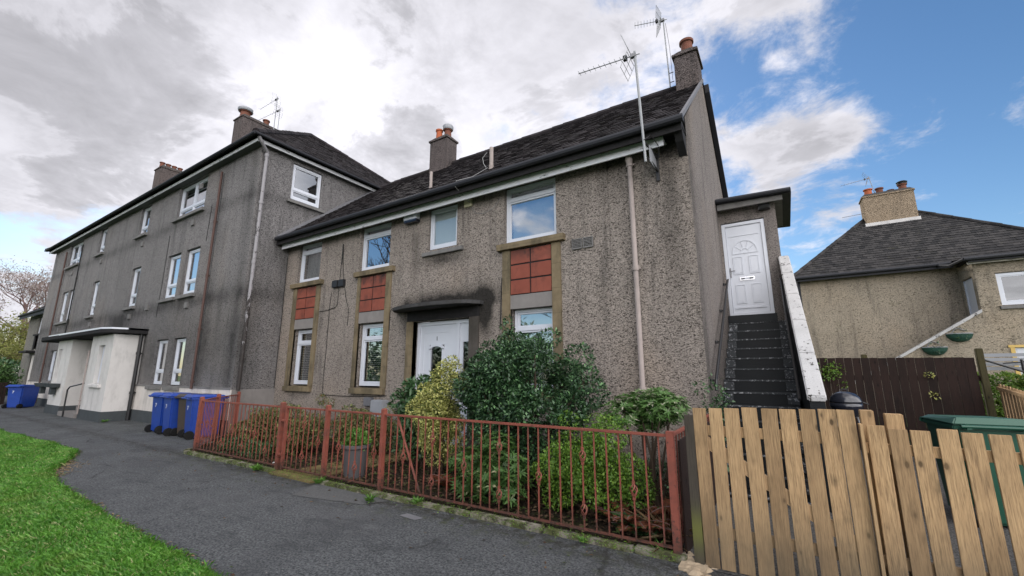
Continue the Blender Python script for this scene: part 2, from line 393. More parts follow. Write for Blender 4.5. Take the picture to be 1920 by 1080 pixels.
# ------------------------------------------------------------ mesh helpers
ROOT = {}
def tag(o, label=None, cat=None, group=None, kind=None):
    if label: o['label'] = label
    if cat: o['category'] = cat
    if group: o['group'] = group
    if kind: o['kind'] = kind
    return o
def thing(name, label, cat, loc=(0, 0, 0), group=None):
    o = bpy.data.objects.new(name, None); COL.objects.link(o); o.location = loc
    o.empty_display_size = .2; ROOT[o.name] = Vector(loc)
    return tag(o, label, cat, group)
def origin_of(o): return ROOT.get(o.name, Vector((0, 0, 0))) if o else Vector((0, 0, 0))
ID = lambda u, d, w: (u, d, w)
class MB:
    def __init__(s, tf=None): s.v = []; s.f = []; s.tf = tf or ID
    def q(s, *pts):
        i = len(s.v); s.v += [s.tf(*p) for p in pts]; s.f.append(tuple(range(i, i + len(pts)))); return s
    def box(s, u0, u1, d0, d1, w0, w1):
        i = len(s.v)
        s.v += [s.tf(*p) for p in ((u0, d0, w0), (u1, d0, w0), (u1, d1, w0), (u0, d1, w0), (u0, d0, w1), (u1, d0, w1), (u1, d1, w1), (u0, d1, w1))]
        s.f += [tuple(i + k for k in f) for f in ((0, 3, 2, 1), (4, 5, 6, 7), (0, 1, 5, 4), (1, 2, 6, 5), (2, 3, 7, 6), (3, 0, 4, 7))]; return s
    def hexa(s, p):
        i = len(s.v); s.v += [s.tf(*x) for x in p]
        s.f += [tuple(i + k for k in f) for f in ((0, 3, 2, 1), (4, 5, 6, 7), (0, 1, 5, 4), (1, 2, 6, 5), (2, 3, 7, 6), (3, 0, 4, 7))]; return s
    def prism(s, poly, off):
        """poly: list of 3-D points, extruded by vector off"""
        n = len(poly); i = len(s.v)
        s.v += [s.tf(*p) for p in poly] + [s.tf(p[0] + off[0], p[1] + off[1], p[2] + off[2]) for p in poly]
        s.f.append(tuple(i + k for k in range(n))[::-1]); s.f.append(tuple(i + n + k for k in range(n)))
        for k in range(n): s.f.append((i + k, i + (k + 1) % n, i + n + (k + 1) % n, i + n + k))
        return s
    def tube(s, pts, r, n=8, caps=True):
        pts = [Vector(s.tf(*p)) for p in pts]; rs = r if isinstance(r, (list, tuple)) else [r] * len(pts)
        i0 = len(s.v); prev = None
        for k, p in enumerate(pts):
            a = pts[max(k - 1, 0)]; b = pts[min(k + 1, len(pts) - 1)]; t = (b - a)
            t = t.normalized() if t.length > 1e-9 else Vector((0, 0, 1))
            ref = prev if prev is not None else (Vector((0, 0, 1)) if abs(t.z) < .9 else Vector((1, 0, 0)))
            x = t.cross(ref).normalized() if prev is None else (prev - t * prev.dot(t)).normalized()
            prev = x; y = t.cross(x)
            for j in range(n):
                an = 2 * pi * j / n; s.v.append(tuple(p + (x * cos(an) + y * sin(an)) * rs[k]))
        for k in range(len(pts) - 1):
            for j in range(n):
                a = i0 + k * n + j; b = i0 + k * n + (j + 1) % n; s.f.append((a, b, b + n, a + n))
        if caps:
            s.f.append(tuple(i0 + j for j in range(n))[::-1]); s.f.append(tuple(i0 + (len(pts) - 1) * n + j for j in range(n)))
        return s
    def lathe(s, c, prof, n=16):
        i0 = len(s.v)
        for r, z in prof:
            for j in range(n):
                an = 2 * pi * j / n; s.v.append(s.tf(c[0] + r * cos(an), c[1] + r * sin(an), c[2] + z))
        for k in range(len(prof) - 1):
            for j in range(n):
                a = i0 + k * n + j; b = i0 + k * n + (j + 1) % n; s.f.append((a, b, b + n, a + n))
        s.f.append(tuple(i0 + j for j in range(n))[::-1]); s.f.append(tuple(i0 + (len(prof) - 1) * n + j for j in range(n)))
        return s
    def build(s, name, mat, parent=None, smooth=False, recalc=True, bevel=0, loc=None, label=None, kind=None):
        root = parent
        while root is not None and root.parent is not None: root = root.parent
        L = origin_of(root) if root else Vector(loc or (0, 0, 0))
        me = bpy.data.meshes.new(name)
        me.from_pydata([(a - L.x, b - L.y, c - L.z) for a, b, c in s.v], [], s.f)
        if recalc:
            bm = bmesh.new(); bm.from_mesh(me); bmesh.ops.recalc_face_normals(bm, faces=bm.faces)
            if bevel:
                bmesh.ops.bevel(bm, geom=[e for e in bm.edges if len(e.link_faces) == 2 and e.calc_face_angle(0) > .6], offset=bevel, segments=2, affect='EDGES', clamp_overlap=True)
            bm.to_mesh(me); bm.free()
        me.materials.append(M[mat] if isinstance(mat, str) else mat)
        if smooth: me.shade_smooth()
        o = bpy.data.objects.new(name, me); COL.objects.link(o)
        if parent: o.parent = parent
        else: o.location = L; ROOT[o.name] = L
        if label: o['label'] = label
        if kind: o['kind'] = kind
        return o
def raw(name, V, F, mat, parent=None, kind=None, loc=None):
    root = parent
    while root is not None and root.parent is not None: root = root.parent
    L = np.array(origin_of(root) if root else (loc or (0, 0, 0)), dtype=np.float64)
    V = (V - L).astype(np.float32); me = bpy.data.meshes.new(name)
    me.vertices.add(len(V)); me.vertices.foreach_set('co', V.ravel())
    k = F.shape[1]; me.loops.add(F.size); me.loops.foreach_set('vertex_index', F.astype(np.int32).ravel())
    me.polygons.add(len(F)); me.polygons.foreach_set('loop_start', np.arange(0, F.size, k, dtype=np.int32))
    me.polygons.foreach_set('loop_total', np.full(len(F), k, dtype=np.int32))
    me.update(calc_edges=True); me.materials.append(M[mat])
    o = bpy.data.objects.new(name, me); COL.objects.link(o)
    if parent: o.parent = parent
    else: o.location = tuple(L); ROOT[o.name] = Vector(L)
    if kind: o['kind'] = kind
    return o
def copy_tree(o, loc, rz, label, parent=None):
    c = o.copy(); COL.objects.link(c)
    if parent: c.parent = parent
    else:
        c.location = loc; c.rotation_euler = (0, 0, rz); c['label'] = label
    for ch in list(o.children): copy_tree(ch, None, None, None, c)
    return c
def text_mesh(name, s, size, depth, mat, parent, place):
    cu = bpy.data.curves.new(name, 'FONT'); cu.body = s; cu.size = size; cu.extrude = depth; cu.align_x = 'CENTER'
    t = bpy.data.objects.new(name + '_c', cu); COL.objects.link(t)
    dg = bpy.context.evaluated_depsgraph_get(); me = bpy.data.meshes.new_from_object(t.evaluated_get(dg))
    bpy.data.objects.remove(t)
    for v in me.vertices: v.co = place(v.co)
    me.materials.clear(); me.materials.append(M[mat])
    o = bpy.data.objects.new(name, me); COL.objects.link(o); o.parent = parent; return o

def YF(Y):   # front facing -Y: d grows into the building
    return lambda u, d, w: (u, Y + d, w)
def XF(X):   # end wall facing +X, u runs along Y
    return lambda u, d, w: (X - d, u, w)
def XB(X):   # wall facing -X
    return lambda u, d, w: (X + d, u, w)

def wall(mb, u0, u1, w0, w1, ops, rev=.16):
    us = sorted({u0, u1, *[o[0] for o in ops], *[o[1] for o in ops]}); ws = sorted({w0, w1, *[o[2] for o in ops], *[o[3] for o in ops]})
    for a, b in zip(us, us[1:]):
        for c, d in zip(ws, ws[1:]):
            if any(o[0] - 1e-6 <= a and b <= o[1] + 1e-6 and o[2] - 1e-6 <= c and d <= o[3] + 1e-6 for o in ops): continue
            mb.q((a, 0, c), (b, 0, c), (b, 0, d), (a, 0, d))
    for a, b, c, d in ops:
        mb.q((a, 0, c), (a, rev, c), (a, rev, d), (a, 0, d)); mb.q((b, 0, c), (b, rev, c), (b, rev, d), (b, 0, d))
        mb.q((a, 0, c), (b, 0, c), (b, rev, c), (a, rev, c)); mb.q((a, 0, d), (b, 0, d), (b, rev, d), (a, rev, d))

def window(parent, tf, u0, u1, w0, w1, d=.1, trans=(), mull=(), f=.055, blind=None, frame='white_paint', sill=None, room=True, label=None, glass='glass', mull_all=True):
    """frame with lights; child meshes pane, blind, sill, interior"""
    F = MB(tf); dd = d + .07
    F.box(u0, u0 + f, d, dd, w0, w1); F.box(u1 - f, u1, d, dd, w0, w1)
    F.box(u0 + f, u1 - f, d, dd, w0, w0 + f * 1.2); F.box(u0 + f, u1 - f, d, dd, w1 - f, w1)
    ws = [w0 + f * 1.2, *trans, w1 - f]; us = [u0 + f, *mull, u1 - f]
    for t in trans: F.box(u0 + f, u1 - f, d - .004, dd, t - f * .55, t + f * .55)
    for q in mull: F.box(q - f * .5, q + f * .5, d - .002, dd, w0 + f * 1.2, w1 - f)
    # sashes
    for a, b in zip(us, us[1:]):
        for c, e in zip(ws, ws[1:]):
            A = a + (f * .5 if a != us[0] else 0) + .004; B = b - (f * .5 if b != us[-1] else 0) - .004
            Cc = c + (f * .55 if c != ws[0] else 0) + .004; D = e - (f * .55 if e != ws[-1] else 0) - .004
            s = .032
            F.box(A, A + s, d + .012, dd - .01, Cc, D); F.box(B - s, B, d + .012, dd - .01, Cc, D)
            F.box(A + s, B - s, d + .012, dd - .01, Cc, Cc + s); F.box(A + s, B - s, d + .012, dd - .01, D - s, D)
    win = F.build('window', frame, parent, label=label)
    MB(tf).q((u0 + f, d + .04, w0 + f), (u1 - f, d + .04, w0 + f), (u1 - f, d + .04, w1 - f), (u0 + f, d + .04, w1 - f)).build('pane', glass, win, recalc=False)
    if room:
        I = MB(tf); e = .9
        I.q((u0, e, w0), (u1, e, w0), (u1, e, w1), (u0, e, w1))
        for p in (((u0, dd, w0), (u0, e, w0), (u0, e, w1), (u0, dd, w1)), ((u1, dd, w0), (u1, e, w0), (u1, e, w1), (u1, dd, w1)),
                  ((u0, dd, w0), (u1, dd, w0), (u1, e, w0), (u0, e, w0)), ((u0, dd, w1), (u1, dd, w1), (u1, e, w1), (u0, e, w1))): I.q(*p)
        I.build('interior', 'interior', win, recalc=False)
    if blind == 'venetian':
        B = MB(tf); z = w0 + .1
        while z < w1 - .08:
            B.hexa([(u0 + .07, dd + .03, z), (u1 - .07, dd + .03, z), (u1 - .07, dd + .065, z + .012), (u0 + .07, dd + .065, z + .012),
                    (u0 + .07, dd + .03, z + .003), (u1 - .07, dd + .03, z + .003), (u1 - .07, dd + .065, z + .015), (u0 + .07, dd + .065, z + .015)]); z += .048
        B.box(u0 + .2, u0 + .21, dd + .045, dd + .05, w0 + .08, w1 - .06)
        B.build('blind', 'blind', win)
    if blind == 'vertical':
        B = MB(tf); u = u0 + .08
        while u < u1 - .1:
            B.hexa([(u, dd + .05, w0 + .1), (u + .075, dd + .075, w0 + .1), (u + .075, dd + .078, w0 + .1), (u, dd + .053, w0 + .1),
                    (u, dd + .05, w1 - .07), (u + .075, dd + .075, w1 - .07), (u + .075, dd + .078, w1 - .07), (u, dd + .053, w1 - .07)]); u += .088
        B.build('blind', 'blind', win)
    if blind in ('curtain', 'curtains'):
        B = MB(tf); n = 46
        lo, hi = u0 + .06, u1 - .06
        pts = [(lo + (hi - lo) * i / n, dd + .10 + .03 * sin(i * 1.25) + .012 * sin(i * 2.9)) for i in range(n + 1)]
        for i, (a, b) in enumerate(zip(pts, pts[1:])):
            if blind == 'curtains' and .32 < i / n < .68: continue
            B.q((a[0], a[1], w0 + .06), (b[0], b[1], w0 + .06), (b[0], b[1], w1 - .06), (a[0], a[1], w1 - .06))
        B.build('curtain', 'curtain', win, smooth=True, recalc=False)
    if blind == 'frosted':
        MB(tf).q((u0 + .05, dd + .01, w0 + .05), (u1 - .05, dd + .01, w0 + .05), (u1 - .05, dd + .01, w1 - .05), (u0 + .05, dd + .01, w1 - .05)).build('blind', 'blind', win, recalc=False)
    if sill:
        S = MB(tf); su0, su1, sw0, sw1, sd, smat = sill
        S.hexa([(su0, -sd, sw0), (su1, -sd, sw0), (su1, d, sw0), (su0, d, sw0), (su0, -sd, sw1 - .015), (su1, -sd, sw1 - .015), (su1, d, sw1 + .01), (su0, d, sw1 + .01)])
        S.build('sill', smat, win, bevel=.006)
    return win

def tiles(name, parent, mat, e0, e1, t0, t1, course=.19, tw=.175, thick=.022):
    """tiled plane: eave edge e0-e1, top edge t0-t1; every course overlaps the one below"""
    e0, e1, t0, t1 = map(Vector, (e0, e1, t0, t1))
    U = (e1 - e0).normalized(); up = ((t0 + t1) / 2 - (e0 + e1) / 2)
    Vd = (up - U * up.dot(U)); L = Vd.length; Vd.normalize(); N = U.cross(Vd)
    if N.z < 0: N = -N
    n = max(1, round(L / course)); c = L / n
    a0, a1 = 0.0, (e1 - e0).length; b0, b1 = (t0 - e0).dot(U), (t1 - e0).dot(U)
    V, F = [], []
    for i in range(n):
        v0 = i * c - (.05 if i == 0 else 0); v1 = min(L, (i + 1) * c + .01)
        f0 = max(0, v0) / L; f1 = v1 / L
        l0, r0 = a0 + (b0 - a0) * f0, a1 + (b1 - a1) * f0; l1, r1 = a0 + (b0 - a0) * f1, a1 + (b1 - a1) * f1
        sag = .008 * sin(i * 1.7)
        k = math.floor(l0 / tw) - 1; off = (i % 2) * tw / 2
        while k * tw + off < r0:
            x0, x1 = k * tw + off + .003, (k + 1) * tw + off - .003; k += 1
            A0, A1 = min(max(x0, l0), r0), min(max(x1, l0), r0); B0, B1 = min(max(x0, l1), r1), min(max(x1, l1), r1)
            if A1 - A0 < .012: continue
            h = thick + random.uniform(-.006, .008); dv = random.uniform(-.008, .006); tl = random.uniform(-.004, .004)
            P = lambda u, v, hh: e0 + U * u + Vd * v + N * (hh)
            q = [P(A0, v0 + dv, h + tl), P(A1, v0 + dv, h - tl), P(B1, v1, .004), P(B0, v1, .004), P(A0, v0 + dv, h - .018), P(A1, v0 + dv, h - .018), P(A0, v0 + .02, 0)]
            j = len(V); V += [tuple(p) for p in q[:6]]
            F += [(j, j + 1, j + 2, j + 3), (j + 4, j + 5, j + 1, j), (j + 4, j, j + 3, j + 3), (j + 1, j + 5, j + 2, j + 2)]
    F = [f if len(set(f)) == 4 else tuple(dict.fromkeys(f)) for f in F]
    mb = MB(); mb.v = V; mb.f = F
    o = mb.build(name, mat, parent, recalc=False)
    return o
def ridge(name, parent, mat, a, b, r=.11, seg=.33):
    a, b = Vector(a), Vector(b); L = (b - a).length; n = max(2, int(L / seg)); mb = MB()
    for i in range(n):
        p = a.lerp(b, i / n); q = a.lerp(b, (i + 1.04) / n); k = random.uniform(-.01, .01)
        mb.tube([(p.x, p.y, p.z + k), (q.x, q.y, q.z + k * .5)], [r, r * .93], 8)
    return mb.build(name, mat, parent)

def pot(parent, x, y, z, r=.13, h=.35, mat='terracotta', cowl=None):
    p = MB().lathe((x, y, z - .05), [(r * .95, 0), (r, .04), (r * .88, h * .75), (r * .9, h * .85), (r * 1.12, h * .87), (r * 1.12, h), (r * .8, h + .001), (r * .75, h * .5)], 18).build('chimney_pot', mat, parent, smooth=False)
    if cowl == 'drum':
        MB().lathe((x, y, z + h - .07), [(r * 1.0, 0), (r * 1.35, .01), (r * 1.45, .06), (r * 1.45, .13), (r * 1.2, .17), (r * .5, .2)], 20).build('chimney_pot', 'grey_upvc', parent, label='grey drum cowl')
    if cowl == 'hat':
        c = MB(); c.lathe((x, y, z + h - .06), [(r * .8, 0), (r * .8, .1)], 12); c.lathe((x, y, z + h + .04), [(r * 1.25, 0), (r * 1.3, .015), (r * .9, .06), (r * .15, .085)], 18)
        c.lathe((x, y, z + h - .03), [(r * 1.2, 0), (r * 1.2, .02)], 18)
        c.build('chimney_pot', 'black', parent, label='black conical cowl')
def chimney(parent, x0, x1, y0, y1, z0, z1, mat='chimney_harl', pots=()):
    c = MB(); c.box(x0, x1, y0, y1, z0, z1); c.box(x0 - .04, x1 + .04, y0 - .04, y1 + .04, z1, z1 + .07)
    ch = c.build('chimney', mat, parent, bevel=.01)
    h = MB(); m = .12; a, b, cc, d = x0 - .02, x1 + .02, y0 - .02, y1 + .02; z = z1 + .07
    h.hexa([(a, cc, z), (b, cc, z), (b, d, z), (a, d, z), (a + m, cc + m, z + .13), (b - m, cc + m, z + .13), (b - m, d - m, z + .13), (a + m, d - m, z + .13)])
    h.build('haunching', 'haunch', ch)
    for p in pots: pot(ch, p[0], p[1], z + .1, *p[2:])
    return ch

# ------------------------------------------------------------ foliage helpers
def unit(n):
    v = rng.normal(size=(n, 3)); return v / np.linalg.norm(v, axis=1)[:, None]
def leaf_arrays(Pp, D, Nn, L, W, fold=.15):
    """Pp base points, D leaf direction, Nn leaf normal"""
    n = len(Pp); D = D / np.linalg.norm(D, axis=1)[:, None]
    B = np.cross(D, Nn); B /= (np.linalg.norm(B, axis=1)[:, None] + 1e-9); Nn = np.cross(B, D)
    L = np.asarray(L).reshape(-1, 1); W = np.asarray(W).reshape(-1, 1)
    v = np.empty((n, 4, 3)); v[:, 0] = Pp; v[:, 1] = Pp + D * L * .45 + B * W * .5 + Nn * W * fold
    v[:, 2] = Pp + D * L - Nn * L * .12; v[:, 3] = Pp + D * L * .45 - B * W * .5 + Nn * W * fold
    i = np.arange(n)[:, None] * 4
    F = np.concatenate([i + np.array([[0, 1, 2]]), i + np.array([[0, 2, 3]])], 1).reshape(-1, 3)
    return v.reshape(-1, 3), F
def clump_leaves(C, Rr, per, L, W, up=.75, rosette=0, flat=1.0, shell=.62):
    P, D, Nn = [], [], []
    for (c, r, k) in zip(C, Rr, per):
        u = unit(k); rad = r * (shell + (1 - shell) * rng.random((k, 1)) ** .5)
        p = c + u * rad * np.array([1, 1, flat])
        P.append(p); D.append(u * .8 + unit(k) * .8 + np.array([0, 0, .1])); Nn.append(u + unit(k) * .5 + np.array([0, 0, up * 2]))
    P = np.concatenate(P); D = np.concatenate(D); Nn = np.concatenate(Nn)
    if rosette:
        m = len(P); P2 = np.repeat(P, rosette, 0); ax = Nn / np.linalg.norm(Nn, axis=1)[:, None]
        ang = (np.tile(np.arange(rosette), m) / rosette * 2 * pi + np.repeat(rng.random(m) * 6, rosette))
        a = np.cross(ax, np.array([.3, .5, .8])); a /= np.linalg.norm(a, axis=1)[:, None]; b = np.cross(ax, a)
        a, b, ax2 = (np.repeat(t, rosette, 0) for t in (a, b, ax))
        D = a * np.cos(ang)[:, None] + b * np.sin(ang)[:, None] + ax2 * .35 + unit(len(P2)) * .15
        P, Nn = P2, ax2
    n = len(P)
    return leaf_arrays(P, D, Nn, L * rng.uniform(.6, 1.25, n), W * rng.uniform(.7, 1.2, n))
def bush(name, label, cat, base, ctr, rad, nclump, cr, nleaf, L, W, mat, rosette=0, stems=7, group=None, flat=.85, fill=.35, stemr=.018, extra=None, bark='bark', crown='foliage'):
    t = thing(name, label, cat, base, group)
    C = []
    ctr = np.array(ctr, float); rad = np.array(rad, float)
    u = unit(nclump); rr = np.where(rng.random((nclump, 1)) < fill, rng.random((nclump, 1)) * .7, .72 + .28 * rng.random((nclump, 1)))
    C = ctr + u * rr * rad
    Rr = cr * rng.uniform(.6, 1.35, nclump)
    if extra is not None:
        ex = np.array(extra, float); C = np.concatenate([C, ex[:, :3]]); Rr = np.concatenate([Rr, ex[:, 3]])
    C[:, 2] = np.maximum(C[:, 2], base[2] + .05)
    per = np.maximum(8, (nleaf * Rr ** 2 / (Rr ** 2).sum()).astype(int))
    V, F = clump_leaves(C, Rr, per, L, W, rosette=rosette, flat=flat)
    V[:, 2] = np.maximum(V[:, 2], base[2] + .01)
    raw(crown, V, F, mat, t)
    mb = MB()
    for k in rng.choice(len(C), min(stems, len(C)), replace=False):
        c = C[k]; b = np.array(base) + np.array([*rng.normal(0, .05, 2), 0]); mid = b * .5 + c * .5 + rng.normal(0, .06, 3)
        mb.tube([tuple(b), tuple(mid), tuple(c)], [stemr, stemr * .7, stemr * .3], 6)
    mb.build('stem', bark, t)
    return t
def branches(mb, p, d, L, r, depth, spread=.55, up=.12, tips=None, seed=None, ratio=.74):
    """recursive bare branching"""
    n = 3; pts = [Vector(p)]; dd = Vector(d).normalized()
    for i in range(n):
        dd = (dd + Vector((random.gauss(0, .12), random.gauss(0, .12), random.gauss(0, .08) + up * .3))).normalized()
        pts.append(pts[-1] + dd * L / n)
    mb.tube([tuple(q) for q in pts], [r, r * .87, r * .75, r * .62], 5 if depth < 3 else 7, caps=False)
    if depth == 0:
        if tips is not None: tips.append(pts[-1])
        return
    for k in range(random.choice((2, 3, 3)) if depth > 1 else 3):
        q = pts[-1] if k == 0 else pts[random.choice((1, 2, 2, 3))]
        nd = (dd + Vector((random.gauss(0, spread), random.gauss(0, spread), random.gauss(0, spread * .6) + up))).normalized()
        branches(mb, q, nd, L * random.uniform(ratio - .12, ratio + .08), r * .6, depth - 1, spread, up, tips, ratio=ratio)

# ============================================================ SETTING
YL, YT, XT, XG = 6.75, 5.64, -12.2, -.97
MB().q((-260, -260, -.006), (260, -260, -.006), (260, 260, -.006), (-260, 260, -.006)).build('ground', 'earth', kind='structure', recalc=False)
edge = [(-70, 3.6), (-30, 2.95), (-22, 2.75), (-17.75, 2.66), (-15, 2.78), (-13, 2.83), (-12.2, 2.82), (-11.75, 2.72), (-11.2, 2.55), (-10.75, 2.38), (-10.36, 2.22), (-10.0, 2.08), (-9.4, 1.97), (-8.7, 1.9), (-8.0, 1.87), (-7, 1.83), (-6.1, 1.80), (-5, 1.80), (-4.0, 1.81), (-2, 1.80), (0, 1.8), (10, 1.9), (40, 2)]
pa = MB()
for (a, b), (c, d) in zip(edge, edge[1:]): pa.q((a, b - .12, .004), (c, d - .12, .004), (c, 5.3, .004), (a, 5.3, .004))
pa.q((-70, 5.3, .004), (-9.9, 5.3, .004), (-9.9, 7.5, .004), (-70, 7.5, .004))
pa.build('path', 'asphalt', kind='structure', recalc=False)
MB().q((-5.82, 4.0, .009), (-4.3, 3.92, .009), (-4.45, 3.66, .009), (-5.55, 3.44, .009)).build('path_patch', 'patch', kind='structure', recalc=False)
MB().q((-3.75, 3.72, .010), (-3.48, 3.70, .010), (-3.52, 3.6, .010), (-3.78, 3.62, .010)).build('path_cover', 'lead', kind='structure', recalc=False)
la = MB()
for (a, b), (c, d) in zip(edge, edge[1:]): la.q((a, b, .016), (c, d, .016), (c, -4.2, .016), (a, -4.2, .016)); la.q((a, b, .016), (c, d, .016), (c, d + .03, 0), (a, b + .03, 0))
la.build('lawn', 'lawn', kind='structure', recalc=False)
MB().q((-10.0, 4.1, .03), (XG, 4.1, .03), (XG, YL, .03), (-12.2, YL, .03), (-12.2, 5.6, .03)).build('garden_soil', 'soil', kind='structure', recalc=False)
MB().q((XG, 4.02, .012), (9, 4.02, .012), (9, 13, .012), (XG, 13, .012)).build('yard', 'gravel', kind='structure', recalc=False)
MB().q((-70, -12, .004), (40, -12, .004), (40, -4.3, .004), (-70, -4.3, .004)).build('unseen_road', 'asphalt', kind='structure', recalc=False)  # unseen asphalt added in place of lawn, to cut its green bounce light
MB().box(-70, 40, -4.3, -4.18, 0, .10).build('kerb', 'conc_kerb', kind='structure')
MB().box(-70, 40, -14.2, -12.0, 0, .10).build('pavement', 'concrete', kind='structure')
# concrete edging
kb = MB(); kp = [(-11.0, 4.75), (-10.55, 4.35), (-10.38, 4.12), (-10.25, 4.0), (-10.05, 3.94), (-9.2, 3.95), (-8.1, 3.97), (-7.1, 3.98)]
for (a, b), (c, d) in zip(kp, kp[1:]):
    h = .055 + random.uniform(-.008, .008); kb.hexa([(a, b, -.01), (c, d, -.01), (c + .03, d + .10, -.01), (a + .03, b + .10, -.01), (a, b, h), (c, d, h), (c + .03, d + .1, h + .005), (a + .03, b + .1, h + .005)])
x = -5.8
while x < -.9:
    L = min(.9, -.86 - x); h = .05 + random.uniform(-.01, .008); y = 3.97 + random.uniform(-.008, .008) + (x + 5.8) * .012
    kb.box(x + .006, x + L - .006, y, y + .10, -.01, h); x += .9
kb.build('kerb', 'conc_kerb', kind='structure', bevel=.01)
sb = MB(); sb.box(-7.0, -5.9, 3.92, 4.2, -.01, .032); sb.box(-6.75, -5.95, 4.22, 4.95, 0, .045); sb.box(-6.7, -5.9, 4.97, 5.7, 0, .047); sb.box(-6.65, -5.3, 5.72, 6.7, 0, .05)
sb.build('garden_path', 'stone_slab', kind='structure', bevel=.008)
# distant hillside
hm = MB(); hn = 40
hx = [-190 + i * 5 for i in range(hn)]
for i in range(hn - 1):
    for j in range(5):
        f = lambda a, k: (a, 40 + k * 12 - a * .2, max(0, (7.5 + 2.5 * sin(a * .05) + 1.2 * sin(a * .17)) * (k / 5) ** .8))
        hm.q(f(hx[i], j), f(hx[i + 1], j), f(hx[i + 1], j + 1), f(hx[i], j + 1))
hm.build('hills', 'hillmat', kind='structure', smooth=True, recalc=False)

# grass blades (uncountable)
def grass():
    ex = np.array([e[0] for e in edge]); ey = np.array([e[1] for e in edge])
    N = 230000
    x = -3.2 - 17 * rng.random(N) ** 1.6; y = np.interp(x, ex, ey) + .05 * rng.random(N) ** 3 - rng.random(N) ** 1.2 * 2.4
    N2 = 35000; x2 = rng.uniform(-26, 8, N2); y2 = rng.uniform(-4.1, 1.75, N2)
    N3 = 6000; x3 = rng.uniform(-14, -4, N3); y3 = np.interp(x3, ex, ey) + rng.normal(0, .035, N3)
    x = np.concatenate([x, x2, x3]); y = np.concatenate([y, y2, y3]); n = len(x)
    dist = np.hypot(x, y); w = .0020 + .0008 * dist; h = rng.uniform(.02, .055, n) * (1 + .35 * np.sin(x * 3 + y * 2) * np.sin(y * 5)) + dist * .0008
    a = rng.random(n) * 2 * pi; lean = rng.uniform(.2, 1.3, n)
    b = np.stack([x, y, np.full(n, .01)], 1); s = np.stack([np.cos(a), np.sin(a), np.zeros(n)], 1)
    l = np.stack([-np.sin(a), np.cos(a), np.zeros(n)], 1)
    V = np.empty((n, 4, 3)); V[:, 0] = b - s * w[:, None]; V[:, 1] = b + s * w[:, None]
    V[:, 2] = b + s * w[:, None] * .6 + l * (lean * h * .35)[:, None]; V[:, 2, 2] += h * .65
    V[:, 3] = b + l * (lean * h)[:, None]; V[:, 3, 2] += h
    i = np.arange(n)[:, None] * 4
    F = np.concatenate([i + [[0, 1, 2]], i + [[0, 2, 3]]], 1).reshape(-1, 3)
    raw('grass', V.reshape(-1, 3), F, 'grass', kind='stuff')
grass()
# dry edge litter beside lawn
def scatter(name, mat, n, fn, L, W, kind='stuff', up=True):
    P = fn(n); D = unit(n); D[:, 2] *= .15; Nn = unit(n) * .5 + np.array([0, 0, 1.])
    V, F = leaf_arrays(P, D, Nn, L * rng.uniform(.5, 1.3, n), W * rng.uniform(.6, 1.3, n)); return raw(name, V, F, mat, kind=kind)
ex = np.array([e[0] for e in edge]); ey = np.array([e[1] for e in edge])
def straw_fn(n):
    x = np.concatenate([rng.normal(-10.2, .45, n // 2), rng.uniform(-12, -4, n - n // 2)]); y = np.interp(x, ex, ey) + np.abs(rng.normal(0, .09, n)) * np.where(np.abs(x + 10.2) < .7, 1.8, .6)
    return np.stack([x, y, np.full(n, .014)], 1)
scatter('dry_grass', 'straw', 900, straw_fn, .05, .012)
def mud_fn(n):
    x = rng.uniform(-16, -3, n); y = np.interp(x, ex, ey) + rng.normal(.02, .05, n) + .03 * np.sin(x * 5.1); return np.stack([x, y, np.full(n, .013)], 1)
scatter('edge_soil', 'leaf_dead', 2600, mud_fn, .04, .022); scatter('edge_grass', 'grass', 5000, mud_fn, .05, .006)
def litter_fn(n):
    x = rng.uniform(-9.8, -1.0, n); y = rng.uniform(4.15, 6.0, n); return np.stack([x, y, .035 + .03 * rng.random(n)], 1)
scatter('leaf_litter', 'leaf_dead', 5200, litter_fn, .06, .035)
def moss_fn(n):
    x = rng.uniform(-10, -.9, n); y = 4.0 + rng.normal(0, .07, n) + (x + 5.8) * .008; return np.stack([x, y, .03 + .035 * rng.random(n)], 1)
scatter('moss', 'leaf_privet', 2600, moss_fn, .018, .014)
def pebble():
    n = 150; x = rng.uniform(-13, 1.5, n); y = rng.uniform(2.0, 4.6, n); s = rng.uniform(.003, .007, n)
    o = np.array([[1, 0, 0], [-1, 0, 0], [0, 1, 0], [0, -1, 0], [0, 0, 1], [0, 0, -.3]])
    V = np.stack([x, y, np.full(n, .007)], 1)[:, None, :] + o[None] * s[:, None, None] * rng.uniform(.6, 1.3, (n, 6, 1))
    t = np.array([[0, 2, 4], [2, 1, 4], [1, 3, 4], [3, 0, 4]]); F = (np.arange(n)[:, None, None] * 6 + t[None]).reshape(-1, 3)
    raw('loose_grit', V.reshape(-1, 3), F, 'concrete', kind='stuff')
pebble()

# ============================================================ LOWER HOUSE
H = thing('terraced_house', 'two storey house with red tile panels and a dark canopy over its white double door', 'house', (-6.6, YL, 0))
tf = YF(YL)
W_up = [(-11.63, -10.56, 4.07, 5.2), (-8.9, -7.78, 4.07, 5.22), (-4.48, -3.32, 4.06, 5.24)]
W_lo = [(-11.5, -10.6, 1.2, 2.73), (-8.75, -7.83, 1.2, 2.73), (-4.32, -3.42, 1.2, 2.75)]
doorop = (-6.88, -5.3, .05, 2.66)
w3 = (-6.53, -5.70, 4.24, 5.22)
mb = MB(tf); wall(mb, XT, XG, 0, 5.3, W_up + W_lo + [doorop, w3], .22); mb.build('wall', 'harl_tan', H, recalc=False)
